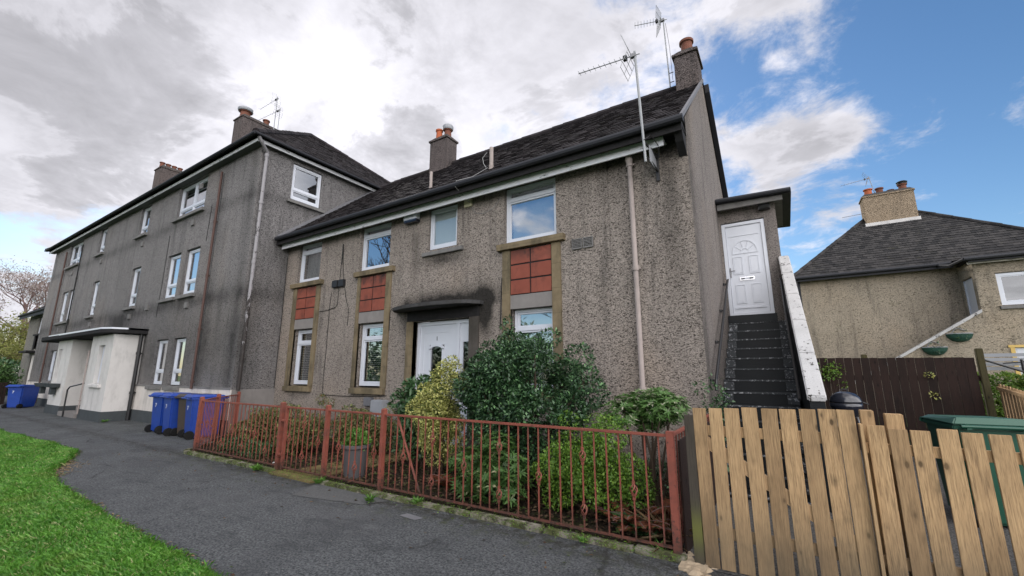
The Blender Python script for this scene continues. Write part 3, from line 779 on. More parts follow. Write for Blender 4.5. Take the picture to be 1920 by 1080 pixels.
# gable wall, back wall, upper landing porch
zr, yr = 8.24, 9.8
g = MB(); g.q((XG, YL, 0), (XG, 12.9, 0), (XG, 12.9, 5.55), (XG, yr, zr - .02), (XG, YL, 5.62)); g.build('wall', 'harl_gable', H, recalc=False, label='windowless gable wall above the stair')
g = MB(); g.q((XT, 12.9, 0), (XG, 12.9, 0), (XG, 12.9, 5.6), (XT, 12.9, 5.6)); g.build('wall', 'harl_tan', H, recalc=False)
# roof: front, back
RF = tiles('roof', H, 'tile_brown', (XT, 6.36, 5.40), (XG + .03, 6.36, 5.40), (XT, yr, zr), (XG + .03, yr, zr))
RB = tiles('roof', H, 'tile_brown', (XG + .03, 13.2, 5.40), (XT, 13.2, 5.40), (XG + .03, yr, zr), (XT, yr, zr))
MB().prism([(XG - .01, 6.5, 5.43), (XG - .01, yr, zr - .05), (XG - .01, 13.1, 5.43), (XG - .01, 12.9, 5.3), (XG - .01, 6.9, 5.3)], (-11.15, 0, 0)).build('roof_boarding', 'black_stone', H)
ridge('ridge', H, 'tile_brown', (XT, yr, zr + .0), (-1.5, yr, zr + .0))
MB().prism([(XG + .035, 6.32, 5.36), (XG + .035, 6.32, 5.44), (XG + .035, yr, zr + .05), (XG + .035, yr, zr - .03)], (-.05, 0, 0)).build('verge', 'lead', H)
MB().prism([(XG + .12, 9.95, zr - .02), (XG + .12, 10.0, zr - .20), (XG + .12, 13.3, 5.25), (XG + .12, 13.3, 5.47)], (-.1, 0, 0)).build('bargeboard', 'black_gutter', H)
e = MB(); e.tube([(XT + .1, 6.29, 5.36), (XG + .04, 6.29, 5.36)], .062, 10); e.build('gutter', 'black_gutter', H, smooth=False)
e = MB(); e.box(XT, XG, 6.36, 6.40, 5.20, 5.40); e.box(XT, XG, 6.40, 6.8, 5.285, 5.30); e.build('eaves_board', 'black_stone', H)
e = MB(); e.box(XT + .05, -1.28, 6.50, 6.53, 5.10, 5.27); e.box(XT + .25, -1.28, 6.53, 6.745, 5.225, 5.24); e.build('fascia', 'fascia', H)
e = MB(); e.prism([(XG - .01, 6.30, 5.40), (XG - .01, 6.52, 5.10), (XG - .01, 6.74, 4.95), (XG - .01, 6.74, 5.5), (XG - .01, 6.45, 5.5)], (-.12, 0, 0)); e.build('eaves_board', 'black_stone', H)
e = MB(); e.hexa([(XT, 6.34, 5.40), (XT + .16, 6.34, 5.40), (XT + .16, yr, zr), (XT, yr, zr), (XT, 6.34, 5.50), (XT + .16, 6.34, 5.45), (XT + .16, yr, zr + .05), (XT, yr, zr + .10)]); e.build('flashing', 'lead', H)
# windows
wl = dict(f=.05)
for i, (a, b, c, d) in enumerate(W_up):
    t = 4.97
    window(H, tf, a + .005, b - .005, c + .01, d - .01, .09, (t,), f=.05, blind=('curtain', None, 'vertical')[i])
window(H, tf, w3[0] + .005, w3[1] - .005, w3[2] + .03, w3[3] - .02, .06, (), f=.05, blind='frosted', glass='glass_soft', sill=(-6.66, -5.5, 4.10, 4.2, .07, 'stone_sill'))
for i, (a, b, c, d) in enumerate(W_lo):
    window(H, tf, a + .02, b - .005, c + .05, d - .02, .12, (2.36,), f=.055, blind=('venetian', 'venetian', 'vertical')[i])
for (a, b, c, d), (ju0, ju1) in zip(W_lo, ((-11.68, -10.42), (-8.87, -7.65), (-4.5, -3.24))):
    s = MB(tf)   # jambs
    for (p, q) in ((ju0, a), (b, ju1)): s.box(p, q, -.035, .05, 1.2, 3.90)
    s.box(ju0 + .02, ju1 - .02, -.09, .16, 1.07, 1.2)
    s.box(a - .003, b + .003, .05, .2, 1.1, 1.21)
    s.box(ju0 - .1, ju1 + .1, -.10, .14, 3.905, 4.03)
    s.build('stone_surround', 'stone', H, bevel=.006)
    MB(tf).box(a, b, -.012, .1, 2.735, 3.0).build('lintel', 'concrete', H)
    p = MB(tf); m = (a + b) / 2; jn = .014
    for k in range(3):
        for (x0, x1) in ((a, m), (m, b)):
            p.box(x0 + jn, x1 - jn, -.022 + random.uniform(-.004, .004), .05, 3.0 + k * .297 + jn, 3.0 + (k + 1) * .297 - jn)
    pn = p.build('tile_panel', 'red_tile', H, bevel=.004)
    MB(tf).box(a, b, -.006, .04, 3.0, 3.9).build('tile_joint', 'black_stone', pn)
# front door
dm = YF(YL + .12)
d = MB(dm); x0, x1, z0, z1 = -6.86, -5.34, .08, 2.64
for bx in ((x0, x0 + .07, 0, .08, z0, z1), (x1 - .07, x1, 0, .08, z0, z1), (x0 + .07, x1 - .07, 0, .08, z1 - .07, z1), (-5.74, -5.66, -.002, .08, z0, z1 - .07)): d.box(*bx)
dr = d.build('door_frame', 'white_paint', H)
d = MB(dm); gx0, gx1 = -6.46, -6.14
d.box(-6.79, gx0 - .05, .03, .06, z0, 2.57); d.box(gx1 + .05, -5.74, .03, .06, z0, 2.57); d.box(gx0 - .05, gx1 + .05, .03, .06, 2.14, 2.57); d.box(gx0 - .05, gx1 + .05, .03, .06, z0, .95)
for bx in ((gx0 - .06, gx0, .01, .05, .95, 2.06), (gx1, gx1 + .06, .01, .05, .95, 2.06)): d.box(*bx)
for k in range(8):   # arched head of the door light
    a0, a1 = pi * k / 8, pi * (k + 1) / 8; cx = (gx0 + gx1) / 2
    P = lambda an, r, h: (cx - cos(an) * r, 2.04 + sin(an) * h)
    (a_, b_), (c_, d_) = P(a0, .22, .13), P(a1, .22, .13); (e_, f_), (g_, h_) = P(a0, .16, .07), P(a1, .16, .07)
    d.hexa([(a_, .01, b_), (c_, .01, d_), (c_, .05, d_), (a_, .05, b_), (e_, .01, f_), (g_, .01, h_), (g_, .05, h_), (e_, .05, f_)])
for bx in ((-6.68, -6.665, .022, .05, .2, 2.42), (-6.68, -5.95, .022, .05, 2.405, 2.42)): d.box(*bx)
dd_ = d.build('door', 'white_paint', H, label='white door leaf with an arched glass light')
MB(dm).box(gx0 - .02, gx1 + .02, .045, .05, .95, 2.12).build('pane', 'glass_dark', dd_)
text_mesh('door_number', '1', .13, .004, 'wire', dd_, lambda c: Vector((-6.30 + c.x + 6.6, .12 + .028 - c.z, 2.235 + c.y)))
d = MB(dm); d.box(-5.66, -5.58, .03, .06, z0, 2.57); d.box(-5.44, -5.41, .03, .06, z0, 2.57); d.box(-5.58, -5.44, .03, .06, 2.18, 2.57); d.box(-5.58, -5.44, .03, .06, z0, .9)
sd = d.build('side_panel', 'white_paint', H); MB(dm).box(-5.58, -5.44, .05, .055, .9, 2.18).build('pane', 'glass_dark', sd)
for p_, q_ in ((-7.06, -6.88), (-5.3, -5.06)): MB(tf).box(p_, q_, -.04, .12, 0, 2.66).build('stone_jamb', 'stone' if p_ < -6 else 'sooty_jamb', H, bevel=.006)
MB(tf).box(-7.06, -5.06, -.03, .14, 2.663, 2.88).build('lintel', 'black_stone', H, bevel=.005)
# canopy, thin slab with a gently bowed front
c = MB(); n = 14; pf = []
for k in range(n + 1):
    t = k / n; xx = -7.38 + 2.42 * t; pf.append((xx, YL - .12 - .40 * (sin(pi * t) ** .45)))
c.prism([(-7.38, YL + .02, 2.885)] + [(a, b, 2.885) for a, b in pf] + [(-4.96, YL + .02, 2.885)], (0, 0, .075))
cp = c.build('canopy', 'canopy_stone', H, bevel=.004)
# chimneys
chimney(H, -1.48, -.99, 9.40, 10.15, 7.7, 8.80, pots=((-1.22, 9.75, .145, .46),))
chimney(H, -9.24, -8.50, 9.45, 9.95, 7.6, 9.05, pots=((-9.0, 9.62, .11, .36, 'orange_pot'), (-8.74, 9.75, .125, .36, 'terracotta', 'drum')))
# pipes and vents
def downpipe(parent, x, y, z0, z1, r, mat, collars=(), head=True, off=None):
    p = MB(); p.tube([(x, y, z0), (x, y, z1)], r, 12)
    for z in collars: p.tube([(x, y, z - .04), (x, y, z + .04)], r * 1.3, 12); p.box(x - r * 1.7, x + r * 1.7, y + r * .5, y + r * 1.4, z - .015, z + .015)
    if head: p.tube([(x, y, z1), (x, y - .02, z1 + .1), (x, y - .05, z1 + .2)], [r * 1.1, r * 1.5, r], 12)
    return p.build('downpipe', mat, parent, smooth=False)
downpipe(H, -1.88, YL - .09, 1.25, 4.98, .042, 'pipe_pink', (5.0, 3.2, 1.3)); 
for x, y, z, h, r in ((-6.62, 6.85, 5.72, .5, .035), (-4.95, 6.95, 5.84, .55, .045)):
    v = MB(); v.tube([(x - .02, y, z - .05), (x, y, z + .12)], [r * .9, r * 1.25], 10); v.tube([(x, y, z + .12), (x, y, z + h)], r, 10); v.build('vent_pipe', 'pipe_pink', H, smooth=False)
v = MB()
for a in (-3.01, -2.80):
    v.box(a, a + .19, YL - .03, YL, 3.70, 3.715); v.box(a, a + .19, YL - .03, YL, 3.875, 3.89); v.box(a, a + .015, YL - .03, YL, 3.715, 3.875); v.box(a + .175, a + .19, YL - .03, YL, 3.715, 3.875)
    for k in range(6): v.hexa([(a + .015, YL - .028, 3.715 + k * .027), (a + .175, YL - .028, 3.715 + k * .027), (a + .175, YL - .004, 3.735 + k * .027), (a + .015, YL - .004, 3.735 + k * .027), (a + .015, YL - .028, 3.722 + k * .027), (a + .175, YL - .028, 3.722 + k * .027), (a + .175, YL - .004, 3.742 + k * .027), (a + .015, YL - .004, 3.742 + k * .027)])
v.build('wall_vent', 'stone_sill', H)
a = MB(); a.box(-7.22, -6.82, YL - .14, YL, 5.03, 5.24); al = a.build('alarm_box', 'white_paint', H, bevel=.012)
a = MB(); a.box(-7.20, -6.80, YL - .15, YL - .01, 4.97, 5.03); a.build('sounder_base', 'enamel', al, bevel=.01)
a = MB()
for (u, w, q, h) in ((-7.14, 5.16, .03, .012), (-7.08, 5.14, .012, .05), (-7.05, 5.17, .03, .012), (-7.045, 5.12, .03, .012), (-7.0, 5.18, .02, .02), (-7.0, 5.13, .02, .02), (-6.965, 5.15, .012, .045), (-6.93, 5.14, .014, .075), (-6.97, 5.10, .05, .01)):
    a.box(u, u + q, YL - .142, YL - .14, w, w + h)
a.build('emblem', 'blue_ink', al)
a = MB(); a.box(-5.48, -5.29, YL - .05, YL, 5.03, 5.2)
for k in range(4): a.box(-5.46, -5.31, YL - .056, YL - .05, 5.055 + k * .035, 5.07 + k * .035)
a.build('cable_box', 'yellowed', H)
MB().box(-9.84, -9.62, YL - .09, YL, 3.74, 3.92).build('junction_box', 'dark_plastic', H, bevel=.006); MB().box(-9.59, -9.38, YL - .08, YL, 3.74, 3.92).build('junction_box', 'dark_plastic', H, bevel=.006)
a = MB(); a.box(-7.89, -7.5, YL - .22, YL, .44, .96); a.build('meter_box', 'grey_upvc', H, bevel=.02)
a = MB(); a.box(-8.27, -8.02, YL - .1, YL, .81, 1.0); a.build('meter_box', 'lead', H, bevel=.01, label='small grey meter box')
w = MB(); y = YL - .012
def cable(mb, pts, r=.007): mb.tube([(p[0], y if len(p) == 2 else p[2], p[1]) for p in pts], r, 5)
cable(w, [(-9.93, 3.62), (-9.96, 3.2), (-9.95, 2.2), (-9.97, 1.4), (-9.96, 1.04), (-9.9, 1.01), (-8.9, 1.0), (-7.8, 1.03), (-7.6, 1.06)])
cable(w, [(-9.60, 4.88), (-9.61, 4.3), (-9.62, 3.9), (-9.64, 3.3), (-9.7, 3.22), (-10.0, 3.17), (-10.4, 3.15)])
cable(w, [(-9.58, 4.88), (-9.5, 4.1), (-9.3, 3.4), (-9.16, 3.1), (-9.17, 2.7)])
cable(w, [(-4.55, 2.4), (-4.53, 3.2), (-4.52, 3.35), (-4.4, 3.48)]); cable(w, [(-7.55, 3.02), (-7.64, 2.96), (-7.64, 2.5)])
w.tube([(-9.59, y, 4.35), (-9.59, y, 4.9)], .016, 6)
w.tube([(XT + .06, 6.7, 4.9), (XT + .05, 6.72, 3), (XT + .02, 6.73, .7)], .008, 5)
w.build('cable', 'wire', H)
w = MB(); w.tube([(-5.03, 6.9, 6.28), (-5.12, 6.86, 6.15), (-5.08, 6.84, 6.0), (-4.98, 6.8, 5.86)], .007, 5); w.tube([(-4.95, 6.82, 5.86), (-5.2, 6.6, 5.62), (-5.33, 6.24, 5.42), (-5.36, 6.26, 5.3), (-5.34, 6.6, 5.16), (-5.33, 6.72, 5.1)], .007, 5)
w.tube([(-5.3, YL - .01, 5.0), (-5.2, YL - .01, 4.86), (-5.0, YL - .01, 4.8), (-4.75, YL - .01, 4.86), (-4.55, YL - .01, 5.05)], .005, 5)
w.build('cable', 'wire_grey', H)

# upper landing porch and stair
YP = 10.35
px0, px1 = XG, .15
mb = MB(YF(YP)); wall(mb, px0, px1, 0, 5.2, [(-.93, -.08, 2.75, 4.88)], .05)
mb.tf = ID; mb.q((px1, YP, 0), (px1, 12.2, 0), (px1, 12.2, 5.2), (px1, YP, 5.2)); mb.q((px0, 12.2, 0), (px1, 12.2, 0), (px1, 12.2, 5.2), (px0, 12.2, 5.2))
mb.build('porch_wall', 'harl_gable', H, recalc=False)
r = MB(); r.hexa([(XG + .0, YP - .33, 5.26), (.46, YP - .33, 5.22), (.46, 12.5, 5.2), (XG, 12.5, 5.26), (XG, YP - .33, 5.37), (.46, YP - .33, 5.33), (.46, 12.5, 5.33), (XG, 12.5, 5.40)])
pr = r.build('porch_roof', 'black_gutter', H, bevel=.01)
r = MB(); r.box(XG + .02, .3, YP - .26, YP - .2, 5.12, 5.255); r.box(XG + .02, .3, YP - .2, 12.3, 5.19, 5.21); r.build('fascia', 'stone_sill', pr)
r = MB(); r.tube([(XG + .03, YP - .36, 5.31), (.45, YP - .36, 5.27)], .05, 8); r.build('gutter', 'black_gutter', pr)
# door at top of stair
D2 = YF(YP + .015); f = MB(D2); a, b, c, e = -.925, -.085, 2.77, 4.86
for bx in ((a, a + .07, 0, .07, c, e), (b - .07, b, 0, .07, c, e), (a + .07, b - .07, 0, .07, e - .07, e), (a + .07, b - .07, 0, .07, c, c + .05)): f.box(*bx)
f.build('door_frame', 'white_paint', H, bevel=.004)
f = MB(D2); f.box(a + .075, b - .075, .03, .07, c + .055, e - .075)
def relief(mb, u0, u1, w0, w1):
    t = .016
    for bx in ((u0, u1, .018, .03, w0, w0 + t), (u0, u1, .018, .03, w1 - t, w1), (u0, u0 + t, .018, .03, w0 + t, w1 - t), (u1 - t, u1, .018, .03, w0 + t, w1 - t)): mb.box(*bx)
    mb.box(u0 + .03, u1 - .03, .022, .03, w0 + .03, w1 - .03)
relief(f, -.76, -.57, 3.68, 4.08); relief(f, -.45, -.26, 3.68, 4.08); relief(f, -.76, -.57, 3.03, 3.45); relief(f, -.45, -.26, 3.03, 3.45)
for k in range(12):
    a0, a1 = pi * k / 12, pi * (k + 1) / 12
    P = lambda an, rr: (-.51 - cos(an) * rr, 4.16 + sin(an) * rr * 1.15)
    for r0, r1 in ((.25, .235), (.09, .075)):
        (p1, p2), (p3, p4), (p5, p6), (p7, p8) = P(a0, r0), P(a1, r0), P(a0, r1), P(a1, r1)
        f.hexa([(p1, .018, p2), (p3, .018, p4), (p3, .03, p4), (p1, .03, p2), (p5, .018, p6), (p7, .018, p8), (p7, .03, p8), (p5, .03, p6)])
for an in (pi * .2, pi * .4, pi * .6, pi * .8):
    f.tube([(-.51 - cos(an) * .09, .028, 4.16 + sin(an) * .1), (-.51 - cos(an) * .235, .028, 4.16 + sin(an) * .27)], .006, 4)
f.box(-.76, -.26, .018, .03, 4.14, 4.16); f.box(-.8, -.22, .018, .03, 4.55, 4.565); f.box(-.8, -.22, .012, .03, 2.92, 2.95)
ud = f.build('door', 'white_paint', H, label='white panelled door at the top of the stair')
f = MB(D2); f.box(-.84, -.815, .012, .03, 3.62, 3.84); f.tube([(-.828, .0, 3.76), (-.74, -.01, 3.765)], .009, 6); f.build('door_handle', 'steel', ud)
f = MB(D2); f.box(-.66, -.38, .01, .03, 3.535, 3.61); lb = f.build('letter_plate', 'chrome', ud, bevel=.004)
f = MB(D2); f.box(-.645, -.395, .006, .01, 3.55, 3.595); f.build('letter_plate', 'white_paint', ud)
f = MB(D2)
for q in (-.60, -.44): f.box(q - .035, q + .035, .002, .006, 3.562, 3.582)
f.build('letter_plate', 'black', ud)
f = MB(); f.box(-.16, .06, YP - .13, YP - .001, 5.03, 5.14); f.tube([(-.14, YP - .15, 5.07), (.04, YP - .15, 5.07)], .055, 8); f.build('wall_lamp', 'black', H)
# stair flight
M['step_paint'] = simple('stair_black_paint', (.005, .007, .009), .5, .3, .35, 7, bmp=.3)
def worn():
    m, g, b = newmat('worn_nosing', .6, .3); c = g.mix(g.ss(g.noise(22, 5, .7), .54, .62), (.045, .05, .055), (.34, .35, .37)); g.put(b.inputs['Base Color'], c); return m
M['worn'] = worn()
st = MB(); no = MB(); sx0, sx1 = XG + .01, .12
for k in range(14):
    z = 2.6 - .195 * k; yf = 10.3 - .305 * k
    if z < .02: break
    y1 = YP if k == 0 else yf + .33
    st.box(sx0, sx1, yf, y1, max(0, z - .4), z - .0); no.box(sx0 + .0, sx1 - .0, yf - .012, yf + .03, z - .02, z + .004)
    for q in ((sx0, sx0 + .16), (sx1 - .16, sx1)): no.box(q[0] + .002, q[1] - .002, yf - .004, yf - .001, z - .17, z - .03)
st.box(sx0, -.05, 10.28, YP + .1, 2.6, 2.765)
sto = st.build('stair', 'step_paint', H)
no.build('nosing', 'worn', sto)
# parapet with peeling white coping
def pz(y): return 3.92 - (10.3 - y) * .655
def pxl(y, o): return .115 + (10.3 - y) * .018 + o
p = MB(); yb, yt = 6.28, 10.36
p.hexa([(pxl(yb, .0), yb, 0), (pxl(yb, .15), yb, 0), (pxl(yt, .15), yt, 0), (pxl(yt, 0), yt, 0), (pxl(yb, 0), yb, pz(yb) - .05), (pxl(yb, .15), yb, pz(yb) - .05), (pxl(yt, .15), yt, pz(yt) - .05), (pxl(yt, 0), yt, pz(yt) - .05)])
p.build('parapet', 'step_paint', sto)
p = MB(); n = 5
for k in range(n):
    ya, yc = yb - .03 + (yt - yb + .03) * k / n, yb - .03 + (yt - yb + .03) * (k + 1) / n - .012; j = random.uniform(-.004, .004)
    p.hexa([(pxl(ya, -.02), ya, pz(ya) - .055), (pxl(ya, .17), ya, pz(ya) - .055), (pxl(yc, .17), yc, pz(yc) - .055), (pxl(yc, -.02), yc, pz(yc) - .055),
            (pxl(ya, -.02), ya, pz(ya) + .02 + j), (pxl(ya, .17), ya, pz(ya) + .015 + j), (pxl(yc, .17), yc, pz(yc) + .015 + j), (pxl(yc, -.02), yc, pz(yc) + .02 + j)])
p.build('coping', 'cap_white', sto, bevel=.015)
h = MB(); h.tube([(XG + .09, 10.2, 3.55), (XG + .09, 10.1, 3.52), (XG + .09, 6.9, 1.45), (XG + .09, 6.85, 1.3)], .022, 8)
for yy in (10.0, 8.9, 7.9, 6.95): zz = 3.45 - (10.0 - yy) * .647; h.tube([(XG, yy, zz - .03), (XG + .09, yy, zz - .03), (XG + .09, yy, zz + .02)], .014, 6); h.lathe((XG + .02, yy, zz - .06), [(.03, 0), (.03, .05)], 8)
h.build('handrail', 'black', sto)
h = MB(); h.tube([(.085, 10.0, 3.42), (.10, 6.6, 1.22)], .020, 8); h.build('handrail', 'black', sto)

# ============================================================ TALL BLOCK
T = thing('tenement_block', 'three storey grey roughcast block with hipped roof and white entrance porch', 'apartment block', (-22.9, YT, 0))
tf = YF(YT); X0 = -33.6; ZE = 8.06
ops = []
def mir(a, b): return (-45.8 - b, -45.8 - a)
top = [(-17.65, -15.5), (-21.2, -20.2)]; mid1 = [(-17.65, -16.75), (-16.25, -15.4), (-21.1, -20.25)]
top_all = [(-17.65, -15.5), (-21.2, -20.25), (-26.1, -25.2), (-30.75, -28.7)]
mid_all = [(-17.72, -16.7), (-16.3, -15.3), (-21.08, -20.2), (-25.75, -24.9), (-30.5, -29.55), (-29.35, -28.5)]
gf_all = [(-17.55, -16.65), (-16.2, -15.35), (-30.4, -29.5), (-28.9, -28.0)]
ops = [(a, b, 6.85, 8.04) for a, b in top_all] + [(a, b, 4.0, 5.52) for a, b in mid_all] + [(a, b, 1.16, 2.62) for a, b in gf_all]
mb = MB(tf); wall(mb, X0, XT, 0, ZE, ops, .2); mb.build('wall', 'harl_grey', T, recalc=False)
ew = (6.62, 7.60, 6.74, 7.92)
mb = MB(XF(XT)); wall(mb, YT, 12.45, 0, ZE, [ew], .1); mb.build('wall', 'harl_grey', T, recalc=False, label='end wall facing the lower house')
mb = MB(); mb.q((X0, YT, 0), (X0, 12.45, 0), (X0, 12.45, ZE), (X0, YT, ZE)); mb.q((X0, 12.45, 0), (XT, 12.45, 0), (XT, 12.45, ZE), (X0, 12.45, ZE)); mb.build('wall', 'harl_grey', T, recalc=False)
for i, (a, b, c, d) in enumerate(ops):
    w_ = b - a; topf = c > 6
    sl = (a - .1, b + .12, c - .13, c - .01, .10, 'stone_sill')
    if topf and w_ > 1.5: window(T, tf, a + .01, b - .01, c + .02, d - .03, .08, (c + .32,), ((a + b) / 2,), f=.06, sill=sl, blind=None)
    elif topf: window(T, tf, a + .01, b - .01, c + .02, d - .03, .08, (c + .32,), f=.06, sill=sl, blind='curtain')
    else: window(T, tf, a + .01, b - .01, c + .03, d - .03, .08, (c + .45,), f=.05, sill=sl, blind='curtains')
window(T, XF(XT), ew[0] + .01, ew[1] - .01, ew[2] + .04, ew[3] - .01, .05, (7.10,), f=.06, blind=None, glass='glass_soft', sill=(6.5, 7.75, 6.62, 6.73, .09, 'stone_sill'))
# hood and boxes
MB(tf).box(-18.7, XT + .015, -.03, 0, .36, 1.12).build('painted_band', 'cream_band', T); MB(tf).box(X0, -25.2, -.03, 0, .36, 1.12).build('painted_band', 'cream_band', T)
for (p_, q_) in ((-18.9, XT + .02), (X0, -25.1)):
    MB(tf).box(p_, q_, -.045, 0, 1.12, 1.17).build('ledge', 'stone_sill', T); MB(tf).box(p_, q_, -.05, 0, 0, .36).build('plinth', 'plinth', T)
b_ = MB(XF(XT)); b_.box(YT, YL, -.035, 0, 0, 1.12); b_.build('painted_band', 'concrete', T)
for (x, z) in ((-16.2, 6.52), (-20.55, 6.5), (-25.3, 6.5), (-15.75, 3.72), (-20.6, 3.7), (-30.0, 3.7), (-25.2, 3.68), (-19.0, 3.9), (-16.0, 7.75), (-29.6, 6.5)): MB(tf).box(x, x + .22, -.05, 0, z - .18, z).build('air_vent', 'stone_sill', T)
# roof (hipped)
sx, apx, apy, apz = -11.88, -15.6, 9.04, 11.18; ex0 = X0 - .35; apx0 = ex0 + 3.74; EZ = 8.19; FY, BY = 5.29, 12.79
tiles('roof', T, 'tile_brown', (ex0, FY, EZ), (sx, FY, EZ), (apx0, apy, apz), (apx, apy, apz), .2, .2)
tiles('roof', T, 'tile_brown', (sx, FY, EZ), (sx, BY, EZ), (apx, apy, apz), (apx, apy + .01, apz), .2, .2)
tiles('roof', T, 'tile_brown', (sx, BY, EZ), (ex0, BY, EZ), (apx, apy, apz), (apx0, apy, apz), .25, .3)
tiles('roof', T, 'tile_brown', (ex0, BY, EZ), (ex0, FY, EZ), (apx0, apy + .01, apz), (apx0, apy, apz), .25, .3)
rb = MB(); k = .03
for p in (((ex0, FY, EZ - k), (sx, FY, EZ - k), (apx, apy, apz - k), (apx0, apy, apz - k)), ((sx, FY, EZ - k), (sx, BY, EZ - k), (apx, apy, apz - k)), ((sx, BY, EZ - k), (ex0, BY, EZ - k), (apx0, apy, apz - k), (apx, apy, apz - k)), ((ex0, BY, EZ - k), (ex0, FY, EZ - k), (apx0, apy, apz - k))): rb.q(*p)
rb.build('roof_boarding', 'black_stone', T, recalc=False)
for a, b in (((sx, FY, EZ + .02), (apx, apy, apz)), ((sx, BY, EZ + .02), (apx, apy, apz)), ((ex0, FY, EZ + .02), (apx0, apy, apz)), ((apx0, apy, apz), (apx, apy, apz))): ridge('ridge', T, 'tile_brown', a, b, .1)
e = MB(); e.box(ex0, sx, FY - .0, FY + .02, EZ - .07, EZ - .0); e.box(sx - .02, sx, FY + .021, BY, EZ - .07, EZ); e.build('eaves_board', 'black_stone', T)
e = MB(); e.box(ex0 + .05, sx - .14, FY + .12, FY + .14, EZ - .17, EZ - .07); e.box(sx - .14, sx - .12, FY + .12, 9.75, EZ - .17, EZ - .07); e.build('fascia', 'fascia', T)
e = MB(); e.box(ex0 + .05, sx - .14, FY + .141, YT + .0, EZ - .14, EZ - .13); e.box(XT, sx - .141, YT + .001, 9.75, EZ - .14, EZ - .13); e.build('soffit', 'soffit', T)
e = MB(); e.tube([(ex0, FY - .04, EZ - .03), (sx + .03, FY - .04, EZ - .03)], .042, 8); e.tube([(sx + .04, FY - .04, EZ - .03), (sx + .04, 9.9, EZ - .03)], .042, 8); e.build('gutter', 'black_gutter', T)
chimney(T, -20.4, -19.6, 8.1, 9.75, 10.2, 12.98, pots=((-20.0, 8.35, .22, .36, 'terracotta', 'drum'), (-20.0, 9.3, .14, .42, 'terracotta')))
chimney(T, -29.0, -28.1, 7.95, 9.1, 10.2, 12.75, pots=tuple((-28.55, 8.1 + .28 * k, .12, .33, 'terracotta') for k in range(4)))
# rainwater pipes
p = MB(); yy = YT + .12; xx = XT + .09
p.tube([(sx - .02, FY + .1, 8.12), (sx - .06, FY + .2, 8.02), (xx, yy, 7.85), (xx, yy, 7.7), (xx, yy, 1.1)], .045, 10)
for z in (7.75, 6.3, 4.55, 3.1, 1.9): p.tube([(xx, yy, z - .04), (xx, yy, z + .04)], .06, 10)
p.build('downpipe', 'peel_pipe', T)
downpipe(T, -14.34, YT - .08, 1.1, 7.75, .035, 'rust_pipe', (6.1, 4.4, 2.8, 1.3), head=False)
downpipe(T, -30.95, YT - .08, .1, 7.7, .035, 'rust_pipe', (6, 4, 2), head=False)
downpipe(T, -28.35, YT - .06, 2.9, 7.7, .025, 'wire', (6, 4), head=False)
downpipe(T, -18.6, YT - .12, .0, 3.0, .055, 'black', (.9, 2.2), head=False)
c = MB(); c.tube([(-17.9, YT - .01, 6.3), (-17.9, YT - .01, 4.6), (-17.95, YT - .01, 3.4)], .008, 4); c.tube([(-14.9, YT - .01, 6.8), (-14.95, YT - .01, 5.6)], .008, 4); c.build('cable', 'wire', T)
# entrance porch
pc = MB(); PY = 4.85
RW = (-20.05, -19.45, 1.2, 2.48); LW = (-24.95, -24.5, 1.2, 2.5)
q = MB(YF(PY)); wall(q, -20.9, -18.7, .3, 2.82, [RW], .14); q.tf = ID
q.q((-18.7, PY, .3), (-18.7, YT, .3), (-18.7, YT, 2.82), (-18.7, PY, 2.82)); q.q((-20.9, PY, .3), (-20.9, YT, .3), (-20.9, YT, 2.82), (-20.9, PY, 2.82))
q.tf = YF(PY); wall(q, -25.2, -23.3, .3, 2.82, [LW], .14); q.tf = ID
q.q((-23.3, PY, .3), (-23.3, YT, .3), (-23.3, YT, 2.82), (-23.3, PY, 2.82)); q.q((-25.2, PY, .3), (-25.2, YT, .3), (-25.2, YT, 2.82), (-25.2, PY, 2.82))
q.q((-23.3, YT - .02, .3), (-20.9, YT - .02, .3), (-20.9, YT - .02, 2.82), (-23.3, YT - .02, 2.82))
P_ = q.build('porch', 'white_wall', T, recalc=False)
MB().box(-20.93, -18.67, PY - .03, YT, 0, .32).build('plinth', 'plinth', T); MB().box(-25.23, -23.27, PY - .03, YT, 0, .32).build('plinth', 'plinth', T)
q = MB(); n = [(-18.45, YT, 2.85), (-18.45, 5.1, 2.85), (-18.6, 4.72, 2.85), (-19.0, 4.55, 2.85), (-26.2, 4.5, 2.85), (-27.2, 4.7, 2.85), (-27.2, YT, 2.85)]
q.prism(n, (0, 0, .15)); q.build('porch_roof', 'black_stone', T, bevel=.01)
q = MB(); e_ = [(-18.44, YT, 3.0), (-18.44, 5.1, 3.02), (-18.6, 4.71, 3.02), (-19.0, 4.54, 3.02), (-25.2, 4.51, 3.02)]
for a, b in zip(e_, e_[1:]): q.hexa([(a[0], a[1], 2.975), (b[0], b[1], 2.975), (b[0], b[1] + .02, 2.975), (a[0], a[1] + .02, 2.975), (a[0], a[1], 3.03), (b[0], b[1], 3.03), (b[0], b[1] + .02, 3.03), (a[0], a[1] + .02, 3.03)])
q.build('porch_trim', 'white_paint', T)
window(T, YF(PY), RW[0] + .01, RW[1] - .01, RW[2] + .02, RW[3] - .02, .11, (1.62,), f=.06, sill=(RW[0] - .25, RW[1] + .3, 1.07, 1.18, .08, 'white_wall'), blind='frosted')
window(T, YF(PY), LW[0] + .01, LW[1] - .01, LW[2] + .02, LW[3] - .02, .11, (1.62,), f=.06, blind='frosted')
q = MB(YF(YT - .04)); q.box(-22.7, -21.7, 0, .02, .3, 2.35); q.box(-22.75, -22.7, -.01, .02, .3, 2.4); q.box(-21.7, -21.65, -.01, .02, .3, 2.4); q.build('door', 'bin_brown', T, label='dark entrance door deep in the porch')
